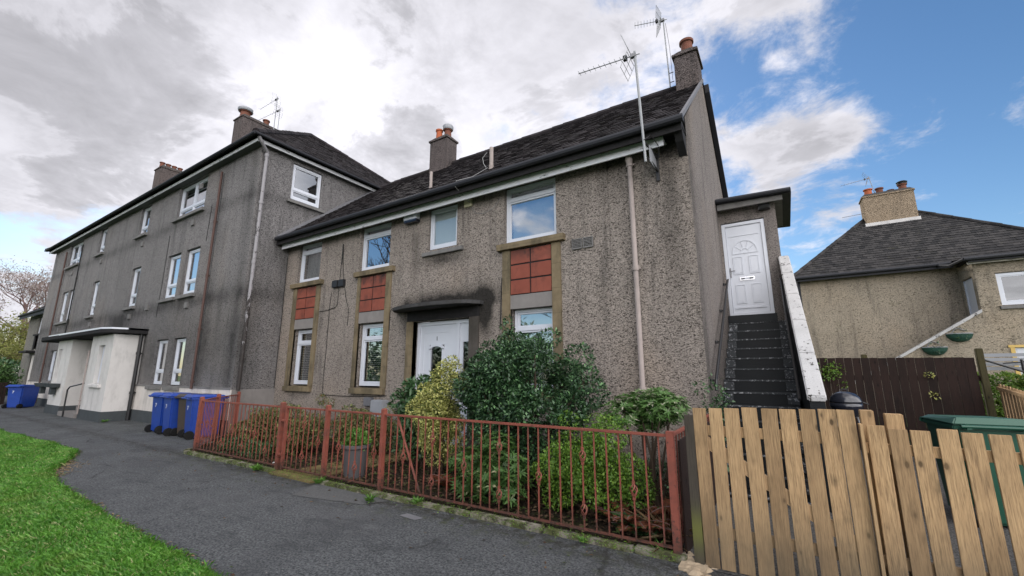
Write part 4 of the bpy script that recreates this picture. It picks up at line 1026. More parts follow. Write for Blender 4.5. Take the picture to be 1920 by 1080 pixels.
q = MB(); q.box(-23.0, -21.0, 4.75, 5.2, 0, .16); q.box(-22.9, -21.0, 5.2, 5.6, 0, .31); q.build('step', 'concrete', T, bevel=.01)
q = MB(); q.tube([(-22.15, 4.72, .0), (-22.15, 4.72, .95), (-22.1, 4.76, 1.05), (-21.0, 4.9, 1.2), (-20.93, 4.92, 1.15), (-20.9, 4.92, .3)], .025, 8); q.build('handrail', 'black', T)
q = MB(); q.tube([(-20.85, 4.8, .15), (-20.85, 4.8, 2.3), (-20.9, 4.82, 2.32)], .02, 6)
for z in (.6, 1.2, 1.8): q.tube([(-20.85, 4.8, z - .02), (-20.85, 4.8, z + .02)], .03, 6)
q.build('conduit', 'pipe_pink', T)
for (x, w_) in ((-24.9, 1.1), (-26.3, .9)):
    q = MB(); q.hexa([(x, 4.62, 1.0), (x + w_, 4.62, 1.0), (x + w_, 4.84, 1.0), (x, 4.84, 1.0), (x - .03, 4.57, 1.14), (x + w_ + .03, 4.57, 1.14), (x + w_ + .03, 4.84, 1.14), (x - .03, 4.84, 1.14)])
    q.box(x + w_ * .35, x + w_ * .65, 4.7, 4.84, .72, 1.0); q.build('window_box', 'plinth', T)

# far low building beyond the block
Fb = thing('end_house', 'small two storey grey house just beyond the tall block at the far left', 'house', (-38, 6.75, 0))
mb = MB(YF(6.75)); wo = [(-40.9, -39.7, 3.95, 5.1), (-41.2, -40.0, .1, 2.7), (-36.5, -35.5, 3.95, 5.1)]; wall(mb, -43.5, X0, 0, 5.3, wo, .1)
mb.tf = ID; mb.q((-43.5, 6.75, 0), (-43.5, 12.5, 0), (-43.5, 12.5, 5.3), (-43.5, 9.7, 7.7), (-43.5, 6.75, 5.3)); mb.build('wall', 'harl_far', Fb, recalc=False)
window(Fb, YF(6.75), -40.9, -39.7, 3.97, 5.08, .08, (4.8,), f=.08, blind='frosted'); window(Fb, YF(6.75), -36.5, -35.5, 3.97, 5.08, .08, (4.8,), f=.08)
q = MB(YF(6.75)); q.box(-41.0, -40.75, -.05, .1, 3.0, 3.9); q.box(-40.0, -39.75, -.05, .1, 3.0, 3.9); q.box(-41.2, -39.5, -.1, .1, 3.9, 4.0); q.build('stone_surround', 'black_stone', Fb)
q = MB(YF(6.75)); q.box(-40.75, -40.0, 0, .05, 3.05, 3.9); q.build('tile_panel', 'red_tile', Fb)
q = MB(YF(6.75)); q.box(-41.15, -40.05, .06, .1, .1, 2.65); q.build('door', 'cream_band', Fb); q = MB(YF(6.75)); q.box(-41.6, -39.6, -.5, 0, 2.8, 2.92); q.build('canopy', 'black_stone', Fb)
tiles('roof', Fb, 'tile_brown', (-43.9, 6.3, 5.38), (X0, 6.3, 5.38), (-43.9, 9.8, 8.1), (X0, 9.8, 8.1), .25, .3)
q = MB(); q.tube([(-43.9, 6.25, 5.34), (X0, 6.25, 5.34)], .06, 6); q.box(-43.9, X0, 6.3, 6.33, 5.1, 5.38); q.build('gutter', 'black_gutter', Fb)

# ============================================================ NEIGHBOUR HOUSE (right)
N_ = thing('hip_roofed_house', 'tan roughcast house with dark hipped roof and four pot chimney behind the brown fence', 'house', (5, 22, 0))
mb = MB(YF(22.0)); wall(mb, .86, 9.2, 0, 5.6, [], .1); mb.tf = ID
mb.q((.86, 22, 0), (.86, 28.6, 0), (.86, 28.6, 5.6), (.86, 22, 5.6))
mb.q((9.2, 20.5, 0), (9.2, 28.6, 0), (9.2, 28.6, 5.6), (9.2, 20.5, 5.6)); mb.q((.86, 28.6, 0), (9.2, 28.6, 0), (9.2, 28.6, 5.6), (.86, 28.6, 5.6))
nw = (6.26, 7.45, 3.74, 4.85); gd = (6.22, 8.6, .02, 2.42)
mb.tf = YF(20.5); wall(mb, 5.76, 9.2, 0, 5.33, [nw, gd], .12)
mb.tf = XB(5.76); wall(mb, 20.5, 22.0, 0, 5.4, [(20.75, 21.75, 2.8, 4.85)], .1)
mb.build('wall', 'harl_neigh', N_, recalc=False)
window(N_, YF(20.5), nw[0] + .01, nw[1] - .01, nw[2] + .02, nw[3] - .02, .05, (), f=.09, sill=(6.2, 7.5, 3.62, 3.73, .08, 'stone_sill'), glass='glass_dark')
q = MB(XB(5.76)); q.box(20.77, 21.73, .06, .1, 2.82, 4.83); q.box(20.77, 20.84, .03, .06, 2.82, 4.83); q.box(21.66, 21.73, .03, .06, 2.82, 4.83); q.build('door', 'white_paint', N_, label='white upper door facing the side stair')
q = MB(YF(20.5)); q.box(gd[0] + .1, gd[1], .05, .1, .02, 2.35)
for k in range(9): q.box(gd[0] + .15 + k * .25, gd[0] + .165 + k * .25, .04, .05, .05, 2.3)
q.build('door', 'white_paint', N_, label='white garage style door')
q = MB(YF(20.5)); q.box(gd[0] - .04, gd[1], -.03, .06, 2.36, 2.44); q.box(gd[0] - .0, gd[0] + .1, -.02, .06, 0, 2.36); q.build('door_frame', 'lemon_wood', N_)
def rz(x): return 3.58 - (5.72 - x) * .657
q = MB(); q.prism([(.5, 20.5, 0), (5.758, 20.5, 0), (5.758, 20.5, rz(5.758) - .05), (.5, 20.5, max(.2, rz(.5) - .05))], (0, .16, 0)); q.build('stair_wall', 'harl_neigh', N_)
q = MB(); q.prism([(.6, 20.46, rz(.6) - .05), (5.76, 20.46, rz(5.76) - .05), (5.76, 20.46, rz(5.76) + .05), (.6, 20.46, rz(.6) + .05)], (0, .24, 0)); q.build('coping', 'cap_white', N_)
q = MB()
for k in range(14):
    z = 2.75 - .195 * k; q.box(5.76 - .30 * (k + 1), 5.76 - .3 * k, 20.66, 21.95, 0, z)
q.build('stair', 'concrete', N_)
EY, EZn = 21.65, 5.58; A0, A1 = (3.87, 25.3, 8.72), (5.8, 25.3, 8.72); xl, xr, by = .62, 9.45, 28.95
tiles('roof', N_, 'tile_grey', (xl, EY, EZn), (xr, EY, EZn), A0, A1, .19, .2)
tiles('roof', N_, 'tile_grey', (xl, by, EZn), (xl, EY, EZn), A0, (3.87, 25.29, 8.72), .25, .3); tiles('roof', N_, 'tile_grey', (xr, EY, EZn), (xr, by, EZn), A1, (5.8, 25.31, 8.72), .25, .3)
tiles('roof', N_, 'tile_grey', (xr, by, EZn), (xl, by, EZn), A1, A0, .3, .4)
tiles('roof', N_, 'tile_grey', (5.55, 20.18, 5.40), (xr, 20.18, 5.40), (5.55, EY, EZn + .02), (xr, EY, EZn + .02), .19, .2)
q = MB()
for p in (((xl, EY, EZn - .04), (xr, EY, EZn - .04), (5.8, 25.3, 8.66), (3.87, 25.3, 8.66)), ((xl, EY, EZn - .04), (xl, by, EZn - .04), (3.87, 25.3, 8.66)), ((xr, EY, EZn - .04), (xr, by, EZn - .04), (5.8, 25.3, 8.66)), ((xl, EY, EZn - .05), (xr, EY, EZn - .05), (xr, by, EZn - .05), (xl, by, EZn - .05)), ((5.6, 20.2, 5.34), (xr, 20.2, 5.34), (xr, EY, 5.36), (5.6, EY, 5.36))): q.q(*p)
q.build('roof_boarding', 'black_stone', N_, recalc=False)
for a, b in ((( xl, EY, EZn + .03), A0), ((xr, EY, EZn + .03), A1), (A0, A1)): ridge('ridge', N_, 'tile_grey', a, b, .09)
q = MB(); q.tube([(xl, EY - .06, EZn - .05), (5.6, EY - .06, EZn - .05)], .065, 8); q.tube([(5.5, 20.12, 5.36), (xr, 20.12, 5.36)], .065, 8); q.tube([(5.5, 20.12, 5.36), (5.3, 20.8, 5.3), (5.2, EY - .1, 5.48)], .05, 6)
q.box(xl, 5.6, EY, EY + .03, EZn - .2, EZn - .02); q.box(5.6, xr, 20.18, 20.21, 5.24, 5.38); q.tube([(.82, 21.9, 5.4), (.8, 21.92, 0)], .05, 8); q.build('gutter', 'black_gutter', N_)
q = MB(); q.box(5.6, xr, 20.3, 20.32, 5.2, 5.27); q.build('fascia', 'cream_band', N_)
NC = chimney(N_, 3.85, 5.66, 24.75, 25.6, 8.2, 9.62, 'chimney_tan', pots=((4.15, 25.1, .16, .38, 'orange_pot'), (4.58, 25.2, .15, .38, 'terracotta'), (4.97, 25.2, .13, .2, 'terracotta'), (5.38, 25.1, .16, .34, 'terracotta', 'hat')))
q = MB(); q.box(3.80, 5.71, 24.70, 24.75, 8.12, 8.36); q.box(3.80, 3.85, 24.75, 25.65, 8.12, 8.36); q.build('flashing', 'white_wall', N_)
q = MB(); q.box(1.9, 2.2, 25.2, 25.5, 6.6, 7.0); q.lathe((2.05, 25.3, 7.0), [(.14, 0), (.12, .2), (.18, .22), (.18, .28)], 10); q.build('chimney_pot', 'terracotta', N_)
# wall baskets
def wbasket(x, z, lab):
    t = thing('hanging_basket', lab, 'planter', (x, 20.5, z), 'wall baskets under the white coping')
    q = MB(); n = 10
    prof = [(.32, 0), (.34, -.04), (.30, -.14), (.2, -.24), (.08, -.28)]
    for (r0, z0), (r1, z1) in zip(prof, prof[1:]):
        for k in range(n):
            a0, a1 = pi * k / n, pi * (k + 1) / n
            q.q((x + r0 * cos(a0), 20.49 - r0 * .7 * sin(a0), z + z0), (x + r0 * cos(a1), 20.49 - r0 * .7 * sin(a1), z + z0), (x + r1 * cos(a1), 20.49 - r1 * .7 * sin(a1), z + z1), (x + r1 * cos(a0), 20.49 - r1 * .7 * sin(a0), z + z1))
    q.build('basket', 'basket_green', t, recalc=False)
    q = MB(); q.tube([(x + .33 * cos(pi * k / 10), 20.49 - .24 * sin(pi * k / 10), z) for k in range(11)], .018, 5); q.tube([(x - .2, 20.48, z), (x - .1, 20.45, z + .16), (x, 20.47, z + .2), (x + .15, 20.45, z + .1)], .012, 4)
    q.build('rim', 'grey_upvc', t)
    V, F = clump_leaves(np.array([[x, 20.38, z]]), [.2], [60], .08, .03); raw('plant', V, F, 'leaf_dark', t)
wbasket(4.42, 2.42, 'green half round wall basket, lower of two beneath the white coping'); wbasket(5.1, 2.86, 'green half round wall basket, upper of two beneath the white coping')

# ============================================================ AERIALS
def yagi(name, lab, mast, head, tip, nel, el, refl, mat='alu', mr=.016, box=False):
    """mast: list of points; boom from head to tip with cross elements"""
    t = thing(name, lab, 'tv aerial', mast[0]); MB().tube(mast, mr, 8).build('mast', mat, t)
    h, p = Vector(head), Vector(tip); d = (p - h).normalized(); side = d.cross(Vector((0, 0, 1))).normalized(); up = side.cross(d)
    b = MB(); b.tube([tuple(h - d * .1), tuple(p)], .009, 6); bo = b.build('boom', mat, t)
    b = MB(); L = (p - h).length
    for k in range(nel):
        q = h + d * (L * (.22 + .76 * k / (nel - 1))); b.tube([tuple(q - side * el * .5), tuple(q + side * el * .5)], .004, 4)
    b.build('director_rod', mat, t)
    b = MB(); o = h + d * .03
    for s in (1, -1):
        a = (up * s * .85 - d * -.35).normalized()
        for k in range(refl):
            q = o + a * (.05 + .26 * k / (refl - 1)); b.tube([tuple(q - side * .2), tuple(q + side * .2)], .0045, 4)
        for w_ in (-.2, 0, .2): b.tube([tuple(o + side * w_ + a * .02), tuple(o + side * w_ + a * .32)], .005, 4)
    b.build('reflector', mat, t)
    b = MB(); q = h + d * .14; b.box(q.x - .03, q.x + .03, q.y - .03, q.y + .03, q.z - .04, q.z + .04); b.build('dipole_box', 'dark_plastic', t); MB().box(h.x - .05, h.x + .04, h.y - .03, h.y + .03, h.z - .03, h.z + .03).build('mast_clamp', 'steel', t)
    return t
yagi('tv_aerial', 'long boom tv aerial on a pole clamped to the eaves above the downpipe', [(-1.50, 6.2, 4.74), (-1.56, 6.2, 6.72)], (-1.58, 6.2, 6.65), (-2.55, 6.2, 6.72), 9, .13, 4, mr=.02)
q = thing('pole_bracket', 'black steel bracket and plate holding the aerial pole at the eaves', 'bracket', (-1.45, 6.5, 4.9))
b = MB(); b.tube([(-1.49, 6.2, 5.05), (-1.46, 6.45, 5.05), (-1.44, YL, 5.0)], .02, 6); b.tube([(-1.49, 6.2, 4.82), (-1.46, 6.45, 4.82), (-1.44, YL, 4.78)], .02, 6); b.tube([(-1.5, 6.18, 5.1), (-1.42, 6.3, 5.22), (-1.36, 6.5, 5.12), (-1.38, 6.6, 4.95)], .008, 5); b.box(-1.47, -1.42, YL - .04, YL, 4.62, 5.1); b.build('arm', 'black', q)
b = MB(); b.box(-1.46, -1.45, 6.3, 6.7, 4.78, 5.06); b.build('plate', 'grey_upvc', q)
yagi('tv_aerial', 'tv aerial with V shaped reflector on a mast strapped to the gable chimney', [(-1.66, 9.75, 8.2), (-1.69, 9.7, 10.2)], (-1.70, 9.68, 10.18), (-2.35, 9.5, 10.2), 8, .22, 6, mr=.016)
b = MB(); b.tube([(-1.66, 9.75, 8.45), (-1.56, 9.75, 8.45)], .012, 4); b.tube([(-1.66, 9.75, 8.7), (-1.56, 9.75, 8.7)], .012, 4); b.tube([(-1.65, 9.72, 10.1), (-1.60, 9.73, 9.4), (-1.59, 9.75, 8.5)], .005, 4)
o = b.build('aerial_strap', 'black', None, loc=(-1.6, 9.75, 8.4)); tag(o, 'dark straps and cable tying the aerial mast to the gable chimney', 'bracket')
yagi('tv_aerial', 'tv aerials on a short mast behind the tall block chimney', [(-18.6, 9.0, 11.0), (-18.6, 9.0, 14.1)], (-18.6, 9.0, 14.0), (-20.1, 9.0, 14.0), 6, .2, 4, mr=.02)
yagi('tv_aerial', 'lower tv aerial beside the mast behind the tall block chimney', [(-18.25, 9.0, 11.0), (-18.25, 9.0, 13.4)], (-18.3, 9.0, 13.3), (-19.9, 8.9, 13.3), 6, .2, 4, mr=.018)
yagi('tv_aerial', 'thin tv aerial rising between the orange chimney pots of the right hand house', [(4.45, 25.3, 9.7), (4.3, 25.3, 10.85)], (4.28, 25.3, 10.75), (3.2, 25.3, 10.62), 7, .16, 3, 'steel', .014)
b = MB(); b.tube([(3.9, 25.0, 8.95), (3.0, 24.8, 8.85)], .012, 4); o = b.build('aerial_rod', 'steel', None, loc=(3.9, 25, 8.9)); tag(o, 'thin metal rod sticking out from the left side of the right hand chimney', 'rod')

# ============================================================ RAILINGS
def basket(mb, x, y, z, r=.032, h=.115):
    for k in range(4):
        pts = []
        for i in range(7):
            t = i / 6; an = k * pi / 2 + t * pi * .9; rr = r * sin(pi * t) + .002
            pts.append((x + rr * cos(an), y + rr * sin(an), z - h / 2 + h * t))
        mb.tube(pts, .0058, 4, caps=False)
    for zz in (z - h / 2 - .012, z + h / 2 + .012): mb.box(x - .011, x + .011, y - .011, y + .011, zz - .012, zz + .012)
def rail_panel(t, a, b, bars, z0=.09, z1=1.0):
    """a, b: end points (x, y); bars: list of (fraction, [basket heights])"""
    A, B = Vector((*a, 0)), Vector((*b, 0)); d = (B - A).normalized(); s = Vector((-d.y, d.x, 0))
    def beam(z, w, hh):
        q = MB(); P = lambda p, o, zz: tuple(p + s * o + Vector((0, 0, zz)))
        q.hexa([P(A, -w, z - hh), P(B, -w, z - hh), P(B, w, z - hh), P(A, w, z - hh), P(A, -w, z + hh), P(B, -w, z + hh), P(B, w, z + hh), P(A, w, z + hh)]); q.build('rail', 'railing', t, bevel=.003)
    beam(z1, .02, .012); beam(z0, .02, .008)
    for f, bk in bars:
        p = A.lerp(B, f); r = .006; zs = sorted(bk); q = MB(); lo = z0
        for z in zs + [None]:
            hi = (z - .055) if z else z1
            q.box(p.x - r, p.x + r, p.y - r, p.y + r, lo, hi)
            if z: lo = z + .055
        if bk:
            for z in zs: basket(q, p.x, p.y, z)
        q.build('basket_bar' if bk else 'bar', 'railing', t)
def post(t, x, y, h=1.06, w=.03, cap=True):
    q = MB(); q.box(x - w, x + w, y - w, y + w, -.02, h)
    if cap: q.hexa([(x - w - .004, y - w - .004, h), (x + w + .004, y - w - .004, h), (x + w + .004, y + w + .004, h), (x - w - .004, y + w + .004, h), (x - w * .6, y - w * .6, h + .018), (x + w * .6, y - w * .6, h + .018), (x + w * .6, y + w * .6, h + .018), (x - w * .6, y + w * .6, h + .018)])
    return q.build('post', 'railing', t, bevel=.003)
def fr(xs, a, b): return (xs - a) / (b - a)
t = thing('railing', 'long rust red railing panel in front of the dark green shrub, with a diagonal stay', 'railing', (-2.8, 4.1, 0), 'rust red garden railings')
bars = []
for k in range(29):
    x = -1.045 - k * .1235; bk = []
    if (k - 2) % 4 == 0: bk = [.5] if ((k - 2) // 4) % 2 == 0 else [.75, .26]
    bars.append((fr(x, -4.62, -.97), bk))
rail_panel(t, (-4.62, 4.1), (-.97, 4.1), bars); post(t, -.94, 4.1, 1.04, .032, False); post(t, -4.65, 4.1)
q = MB(); q.tube([(-4.42, 4.13, .98), (-4.15, 4.32, .02)], .018, 4); q.build('stay', 'railing', t)
t = thing('railing', 'short rust red railing panel in front of the grey plant pot', 'railing', (-5.25, 4.1, 0), 'rust red garden railings')
rail_panel(t, (-5.84, 4.1), (-4.69, 4.1), [(fr(-4.81 - .127 * k, -5.84, -4.69), ([.5], [], [], [.27], [], [], [.5], [])[k]) for k in range(8)]); post(t, -5.87, 4.1)
t = thing('garden_gate', 'rust red railing gate between two close posts opening on the slab path', 'gate', (-6.45, 4.1, 0))
rail_panel(t, (-6.93, 4.1), (-5.95, 4.1), [(fr(-6.07 - .127 * k, -6.93, -5.95), ([.53], [], [], [.29, .78], [], [], [.52])[k]) for k in range(7)], .08, 1.0); post(t, -6.95, 4.1, 1.02, .022, False)
q = MB(); q.box(-7.05, -6.93, 4.06, 4.09, .78, .81); q.box(-7.05, -6.93, 4.06, 4.09, .26, .29); q.build('hinge', 'railing', t)
t = thing('railing', 'rust red railing panel in front of the bronze leaved shrubs, left of the gate', 'railing', (-8.5, 4.1, 0), 'rust red garden railings')
n = 23; rail_panel(t, (-9.98, 4.1), (-7.06, 4.1), [((k + .5) / n, ([.52] if (k // 3) % 2 else [.27]) if k % 3 == 1 else []) for k in range(n)]); post(t, -7.08, 4.1, 1.06, .034); post(t, -10.0, 4.1, 1.06, .034)
t = thing('railing', 'rust red side railing running back to the tall block past the blue bins', 'railing', (-11, 4.9, 0), 'rust red garden railings')
rail_panel(t, (-10.02, 4.12), (-11.05, 4.85), [((k + .5) / 10, [.5] if k % 3 == 1 else []) for k in range(10)]); rail_panel(t, (-11.09, 4.9), (-11.95, 5.7), [((k + .5) / 9, []) for k in range(9)]); post(t, -11.07, 4.87, 1.06, .034); post(t, -11.95, 5.72, 1.06, .03)
t = thing('railing', 'shaded rust red side railing running back from the corner post to the house', 'railing', (-.94, 5.4, 0), 'rust red garden railings')
rail_panel(t, (-.94, 4.15), (-.94, 6.7), [((k + .5) / 20, []) for k in range(20)])
q = MB(); q.box(-.90, -.885, 4.2, 6.7, .0, .95); o = q.build('backing_board', 'brown_wood', t)

# ============================================================ TIMBER FENCES
def nails(t, x0, x1, zs, y):
    q = MB()
    for z in zs:
        for f in (.25, .75): q.box(x0 + (x1 - x0) * f - .003, x0 + (x1 - x0) * f + .003, y - .002, y + .002, z - .003, z + .003)
    q.build('nail', 'steel', t)
def board(t, x0, x1, z0, z1, y=4.05, th=.018, mat='new_wood', lean=0, warp=0):
    q = MB(); n = 6
    for k in range(n):
        a, b = k / n, (k + 1) / n; za, zb = z0 + (z1 - z0) * a, z0 + (z1 - z0) * b
        wa, wb = warp * sin(a * pi) + lean * a, warp * sin(b * pi) + lean * b
        q.v += [(x0 + wa, y, za), (x1 + wa, y, za), (x1 + wa, y + th, za), (x0 + wa, y + th, za)] if k == 0 else []
        q.v += [(x0 + wb, y, zb), (x1 + wb, y, zb), (x1 + wb, y + th, zb), (x0 + wb, y + th, zb)]
    for k in range(n):
        i = k * 4
        for j in range(4): q.f.append((i + j, i + (j + 1) % 4, i + 4 + (j + 1) % 4, i + 4 + j))
    q.f += [(3, 2, 1, 0), (n * 4, n * 4 + 1, n * 4 + 2, n * 4 + 3)]
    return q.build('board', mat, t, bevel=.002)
t = thing('picket_gate', 'light timber picket gate with diagonal brace beside the weathered post', 'gate', (-.15, 4.05, 0))
for i, (a, b) in enumerate(((-.715, -.61), (-.60, -.50), (-.475, -.365), (-.345, -.235), (-.215, -.105), (-.08, .03), (.055, .16), (.17, .28), (.285, .39))):
    board(t, a, b, .02, 1.255 + .004 * i + random.uniform(-.006, .006), lean=random.uniform(-.012, .006), warp=random.uniform(-.004, .004), y=4.05 + random.uniform(-.002, .002))
for z in (.24, 1.03): MB().box(-.70, .38, 4.071, 4.11, z, z + .08).build('rail', 'new_wood', t, bevel=.003)
q = MB(); q.hexa([(-.68, 4.072, .95), (-.62, 4.072, 1.02), (-.62, 4.10, 1.02), (-.68, 4.10, .95), (.30, 4.072, .30), (.36, 4.072, .37), (.36, 4.10, .37), (.30, 4.10, .30)]); q.build('brace', 'pale_wood', t)
t = thing('picket_fence', 'light timber picket fence right of the gate with green bin behind', 'fence', (1.2, 4.05, 0))
for i in range(24):
    a = .43 + i * .1235; board(t, a, a + .102, .02, 1.175 + random.uniform(-.012, .012), lean=random.uniform(-.01, .006), warp=random.uniform(-.005, .005), y=4.03 + random.uniform(-.002, .002))
for z in (.26, .99): MB().box(.41, 3.4, 4.052, 4.09, z, z + .07).build('rail', 'new_wood', t, bevel=.003)
board(t, .395, .415, .02, 1.19, 4.0, .09); 
MB().box(.42, .50, 4.12, 4.2, 0, 1.28).build('post', 'new_wood', t, bevel=.004); MB().box(.56, .66, 4.12, 4.2, 0, 1.26).build('post', 'new_wood', t, bevel=.004)
q = MB(); q.box(-.80, -.725, 4.04, 4.12, 0, 1.19); o = q.build('gate_post', 'post_wood', None, loc=(-.76, 4.08, 0), bevel=.004); tag(o, 'weathered grey brown gate post with yellow green algae near its foot', 'post')
# rubble at foot
q = MB()
for k in range(26):
    x, y = -.80 + random.gauss(0, .07), 3.98 + random.gauss(0, .09); s = random.uniform(.02, .06)
    q.lathe((x, y, -.01), [(s, 0), (s * 1.1, s * .4), (s * .6, s * .8), (s * .1, s * .9)], 6)
q.box(-.9, -.7, 3.9, 4.1, -.01, .03)
o = q.build('rubble', 'rubble', None, loc=(-.78, 3.98, 0)); tag(o, 'pale crumbling stone lump at the foot of the weathered gate post', 'stone')
# brown fence behind
t = thing('board_fence', 'tall dark brown close boarded fence behind the barbecue and green bin', 'fence', (2.0, 11.5, 0))
x = .2
while x < 3.0:
    q = MB(); hh = 1.86 + random.uniform(-.006, .006) - (x - 1) * .012; q.box(x + .003, x + .137, 11.5 + random.uniform(-.006, .006), 11.525, 0, hh); q.build('board', 'brown_wood', t); x += .14
for z in (.4, 1.4): MB().box(.2, 3.05, 11.53, 11.58, z, z + .1).build('rail', 'brown_wood', t)
MB().box(3.03, 3.13, 11.47, 11.57, 0, 2.0).build('post', 'mossy_wood', t, bevel=.01); MB().box(1.35, 1.45, 11.582, 11.65, 0, 1.93).build('post', 'mossy_wood', t, bevel=.01)
t = thing('pale_fence', 'new pale slatted fence below the hedge at the right edge', 'fence', (2.9, 9.5, 0))
P0, P1 = Vector((3.19, 11.35, 0)), Vector((3.5, 7.3, 0)); n = 40; dv = (P1 - P0) / n; u = dv.normalized(); sd = Vector((-u.y, u.x, 0))
for k in range(n):
    p = P0 + dv * k; q = MB(); h = 1.35 - min(.13, .013 * k) + random.uniform(-.004, .004); e1 = p + u * .078
    q.hexa([tuple(p), tuple(e1), tuple(e1 + sd * .016), tuple(p + sd * .016), (p.x, p.y, h), (e1.x, e1.y, h), (e1.x + sd.x * .016, e1.y + sd.y * .016, h), (p.x + sd.x * .016, p.y + sd.y * .016, h)]); q.build('board', 'pale_wood', t)
q = MB()
for (A_, B_, za, zb) in ((P0, P0 + dv * 10, 1.25, 1.12), (P0 + dv * 10, P1, 1.12, 1.12)):
    a, b = A_ - sd * .03, B_ - sd * .03; q.hexa([(a.x, a.y, za), (b.x, b.y, zb), (B_.x - sd.x * .002, B_.y - sd.y * .002, zb), (A_.x - sd.x * .002, A_.y - sd.y * .002, za), (a.x, a.y, za + .06), (b.x, b.y, zb + .06), (B_.x - sd.x * .002, B_.y - sd.y * .002, zb + .06), (A_.x - sd.x * .002, A_.y - sd.y * .002, za + .06)])
q.build('rail', 'pale_wood', t)
t = thing('board_fence', 'low brown board fence under the shrub at the far left', 'fence', (-33.3, 3.3, 0))
for k in range(22):
    q = MB(); y = 1.6 + k * .15; q.box(-33.3, -33.27, y + .004, y + .146, 0, 1.08 + random.uniform(-.01, .01)); q.build('board', 'brown_wood', t)
q = MB(); q.box(-33.35, -33.3, 1.6, 4.9, .8, .88); q.build('rail', 'brown_wood', t)

# ============================================================ BINS
def bin_(name, lab, body, lid, loc, rz, group=None, w=.58, d=.72, h=1.0, mark=None):
    t = thing(name, lab, 'wheelie bin', (0, 0, 0), group)
    q = MB(); a, b = w * .42, w * .5; c, e = d * .40, d * .47
    q.hexa([(-a, -c, .03), (a, -c, .03), (a, c, .03), (-a, c, .03), (-b, -e, h - .06), (b, -e, h - .06), (b, e, h - .06), (-b, e, h - .06)])
    bo = q.build('body', body, t, bevel=.03)
    q = MB(); q.box(-b - .02, b + .02, -e - .02, e + .02, h - .09, h - .04); q.build('rim', body, t, bevel=.01)
    q = MB(); z = h - .035; L = [(-b - .03, -e - .05, z), (b + .03, -e - .05, z), (b + .03, e + .06, z), (-b - .03, e + .06, z)]
    q.hexa(L + [(-b + .02, -e + .0, z + .07), (b - .02, -e + .0, z + .07), (b - .02, e - .03, z + .045), (-b + .02, e - .03, z + .045)])
    q.box(-b - .03, b + .03, e + .03, e + .07, z - .05, z + .01)
    q.build('lid', lid, t, bevel=.012)
    q = MB(); q.tube([(-b + .02, -e - .09, h - .05), (b - .02, -e - .09, h - .05)], .018, 8)
    for s in (-1, 1): q.box(s * (b - .08) - .02, s * (b - .08) + .02, -e - .10, -e, h - .08, h - .03)
    q.build('handle', lid, t)
    for s in (-1, 1):
        q = MB(); q.tube([(s * (a + .0), -c - .02, .1), (s * (a + .055), -c - .02, .1)], .1, 16); q.tube([(s * (a + .055), -c - .02, .1), (s * (a + .06), -c - .02, .1)], .04, 10); q.build('wheel', 'rubber', t, bevel=.008)
    if mark: text_mesh('painted_number', mark, .15, .002, 'white_mark', t, lambda v: Vector((v.x - .05, -e - .004 - v.z + (h - .06 - .66 - v.y) / h * (e - c), .66 + v.y)))
    t.location = loc; t.rotation_euler = (0, 0, rz); return t
G1 = 'blue wheelie bins beside the red railing'
bA = bin_('wheelie_bin', 'leftmost blue bin of the row, partly hidden behind its neighbour', 'bin_blue', 'bin_blue', (-14.25, 5.12, 0), R(4), G1, mark='7')
bB = copy_tree(bA, (-13.45, 5.08, 0), R(-3), 'blue bin with white painted mark, nearest the brown bin on its left')
t = bin_('wheelie_bin', 'brown wheelie bin squeezed between blue bins', 'bin_brown', 'bin_brown', (-12.85, 5.2, 0), R(6))
bD = copy_tree(bA, (-12.3, 5.12, 0), R(-8), 'blue bin directly behind the corner post of the railing')
bF = copy_tree(bA, (-29.4, 4.85, 0), R(35), 'lone blue bin far away by the end of the tall block')
bF.scale = (1.15, 1.15, 1.0); bF['group'] = 'blue bins further off'
del bF['group']
t = bin_('wheelie_bin', 'dark green wheelie bin behind the picket fence', 'bin_green', 'bin_green', (1.68, 6.9, 0), R(8), None, .58, .74, 1.05)

# ============================================================ BARBECUE, POT
t = thing('kettle_barbecue', 'round black kettle barbecue with domed lid by the stair parapet', 'barbecue', (.80, 9.5, 0))
q = MB(); q.lathe((.8, 9.5, 1.05), [(.235, 0), (.235, .02), (.21, .09), (.15, .15), (.07, .18), (.01, .19)], 28); q.build('lid', 'enamel', t, smooth=True)
q = MB(); q.lathe((.8, 9.5, .78), [(.03, 0), (.13, .03), (.2, .1), (.235, .2), (.235, .26)], 28); q.build('bowl', 'enamel', t, smooth=True)
for k in range(3):
    a = k * 2.09 + .5; q = MB(); q.tube([(.8 + .15 * cos(a), 9.5 + .15 * sin(a), .85), (.8 + .3 * cos(a), 9.5 + .3 * sin(a), 0)], .012, 6); q.build('leg', 'alu', t)
q = MB(); q.tube([(.76, 9.5, 1.24), (.76, 9.5, 1.27), (.84, 9.5, 1.27), (.84, 9.5, 1.24)], .01, 6); q.tube([(1.03, 9.48, 1.06), (1.10, 9.46, 1.03), (1.10, 9.54, 1.03), (1.03, 9.52, 1.06)], .01, 5); q.build('handle', 'black', t)
t = thing('plant_pot', 'tall tapered grey plant pot with bright green plant behind the railing', 'planter', (-5.62, 4.45, 0))
q = MB(); q.lathe((-5.62, 4.45, 0.03), [(.145, 0), (.15, .02), (.195, .40), (.215, .42), (.215, .46), (.19, .465), (.18, .42)], 24)
q.build('pot', 'pot_grey', t); V, F = clump_leaves(np.array([[-5.62, 4.45, .54], [-5.7, 4.42, .5], [-5.53, 4.48, .52]]), [.16, .11, .12], [500, 250, 250], .06, .03); raw('plant', V, F, 'leaf_fresh', t)

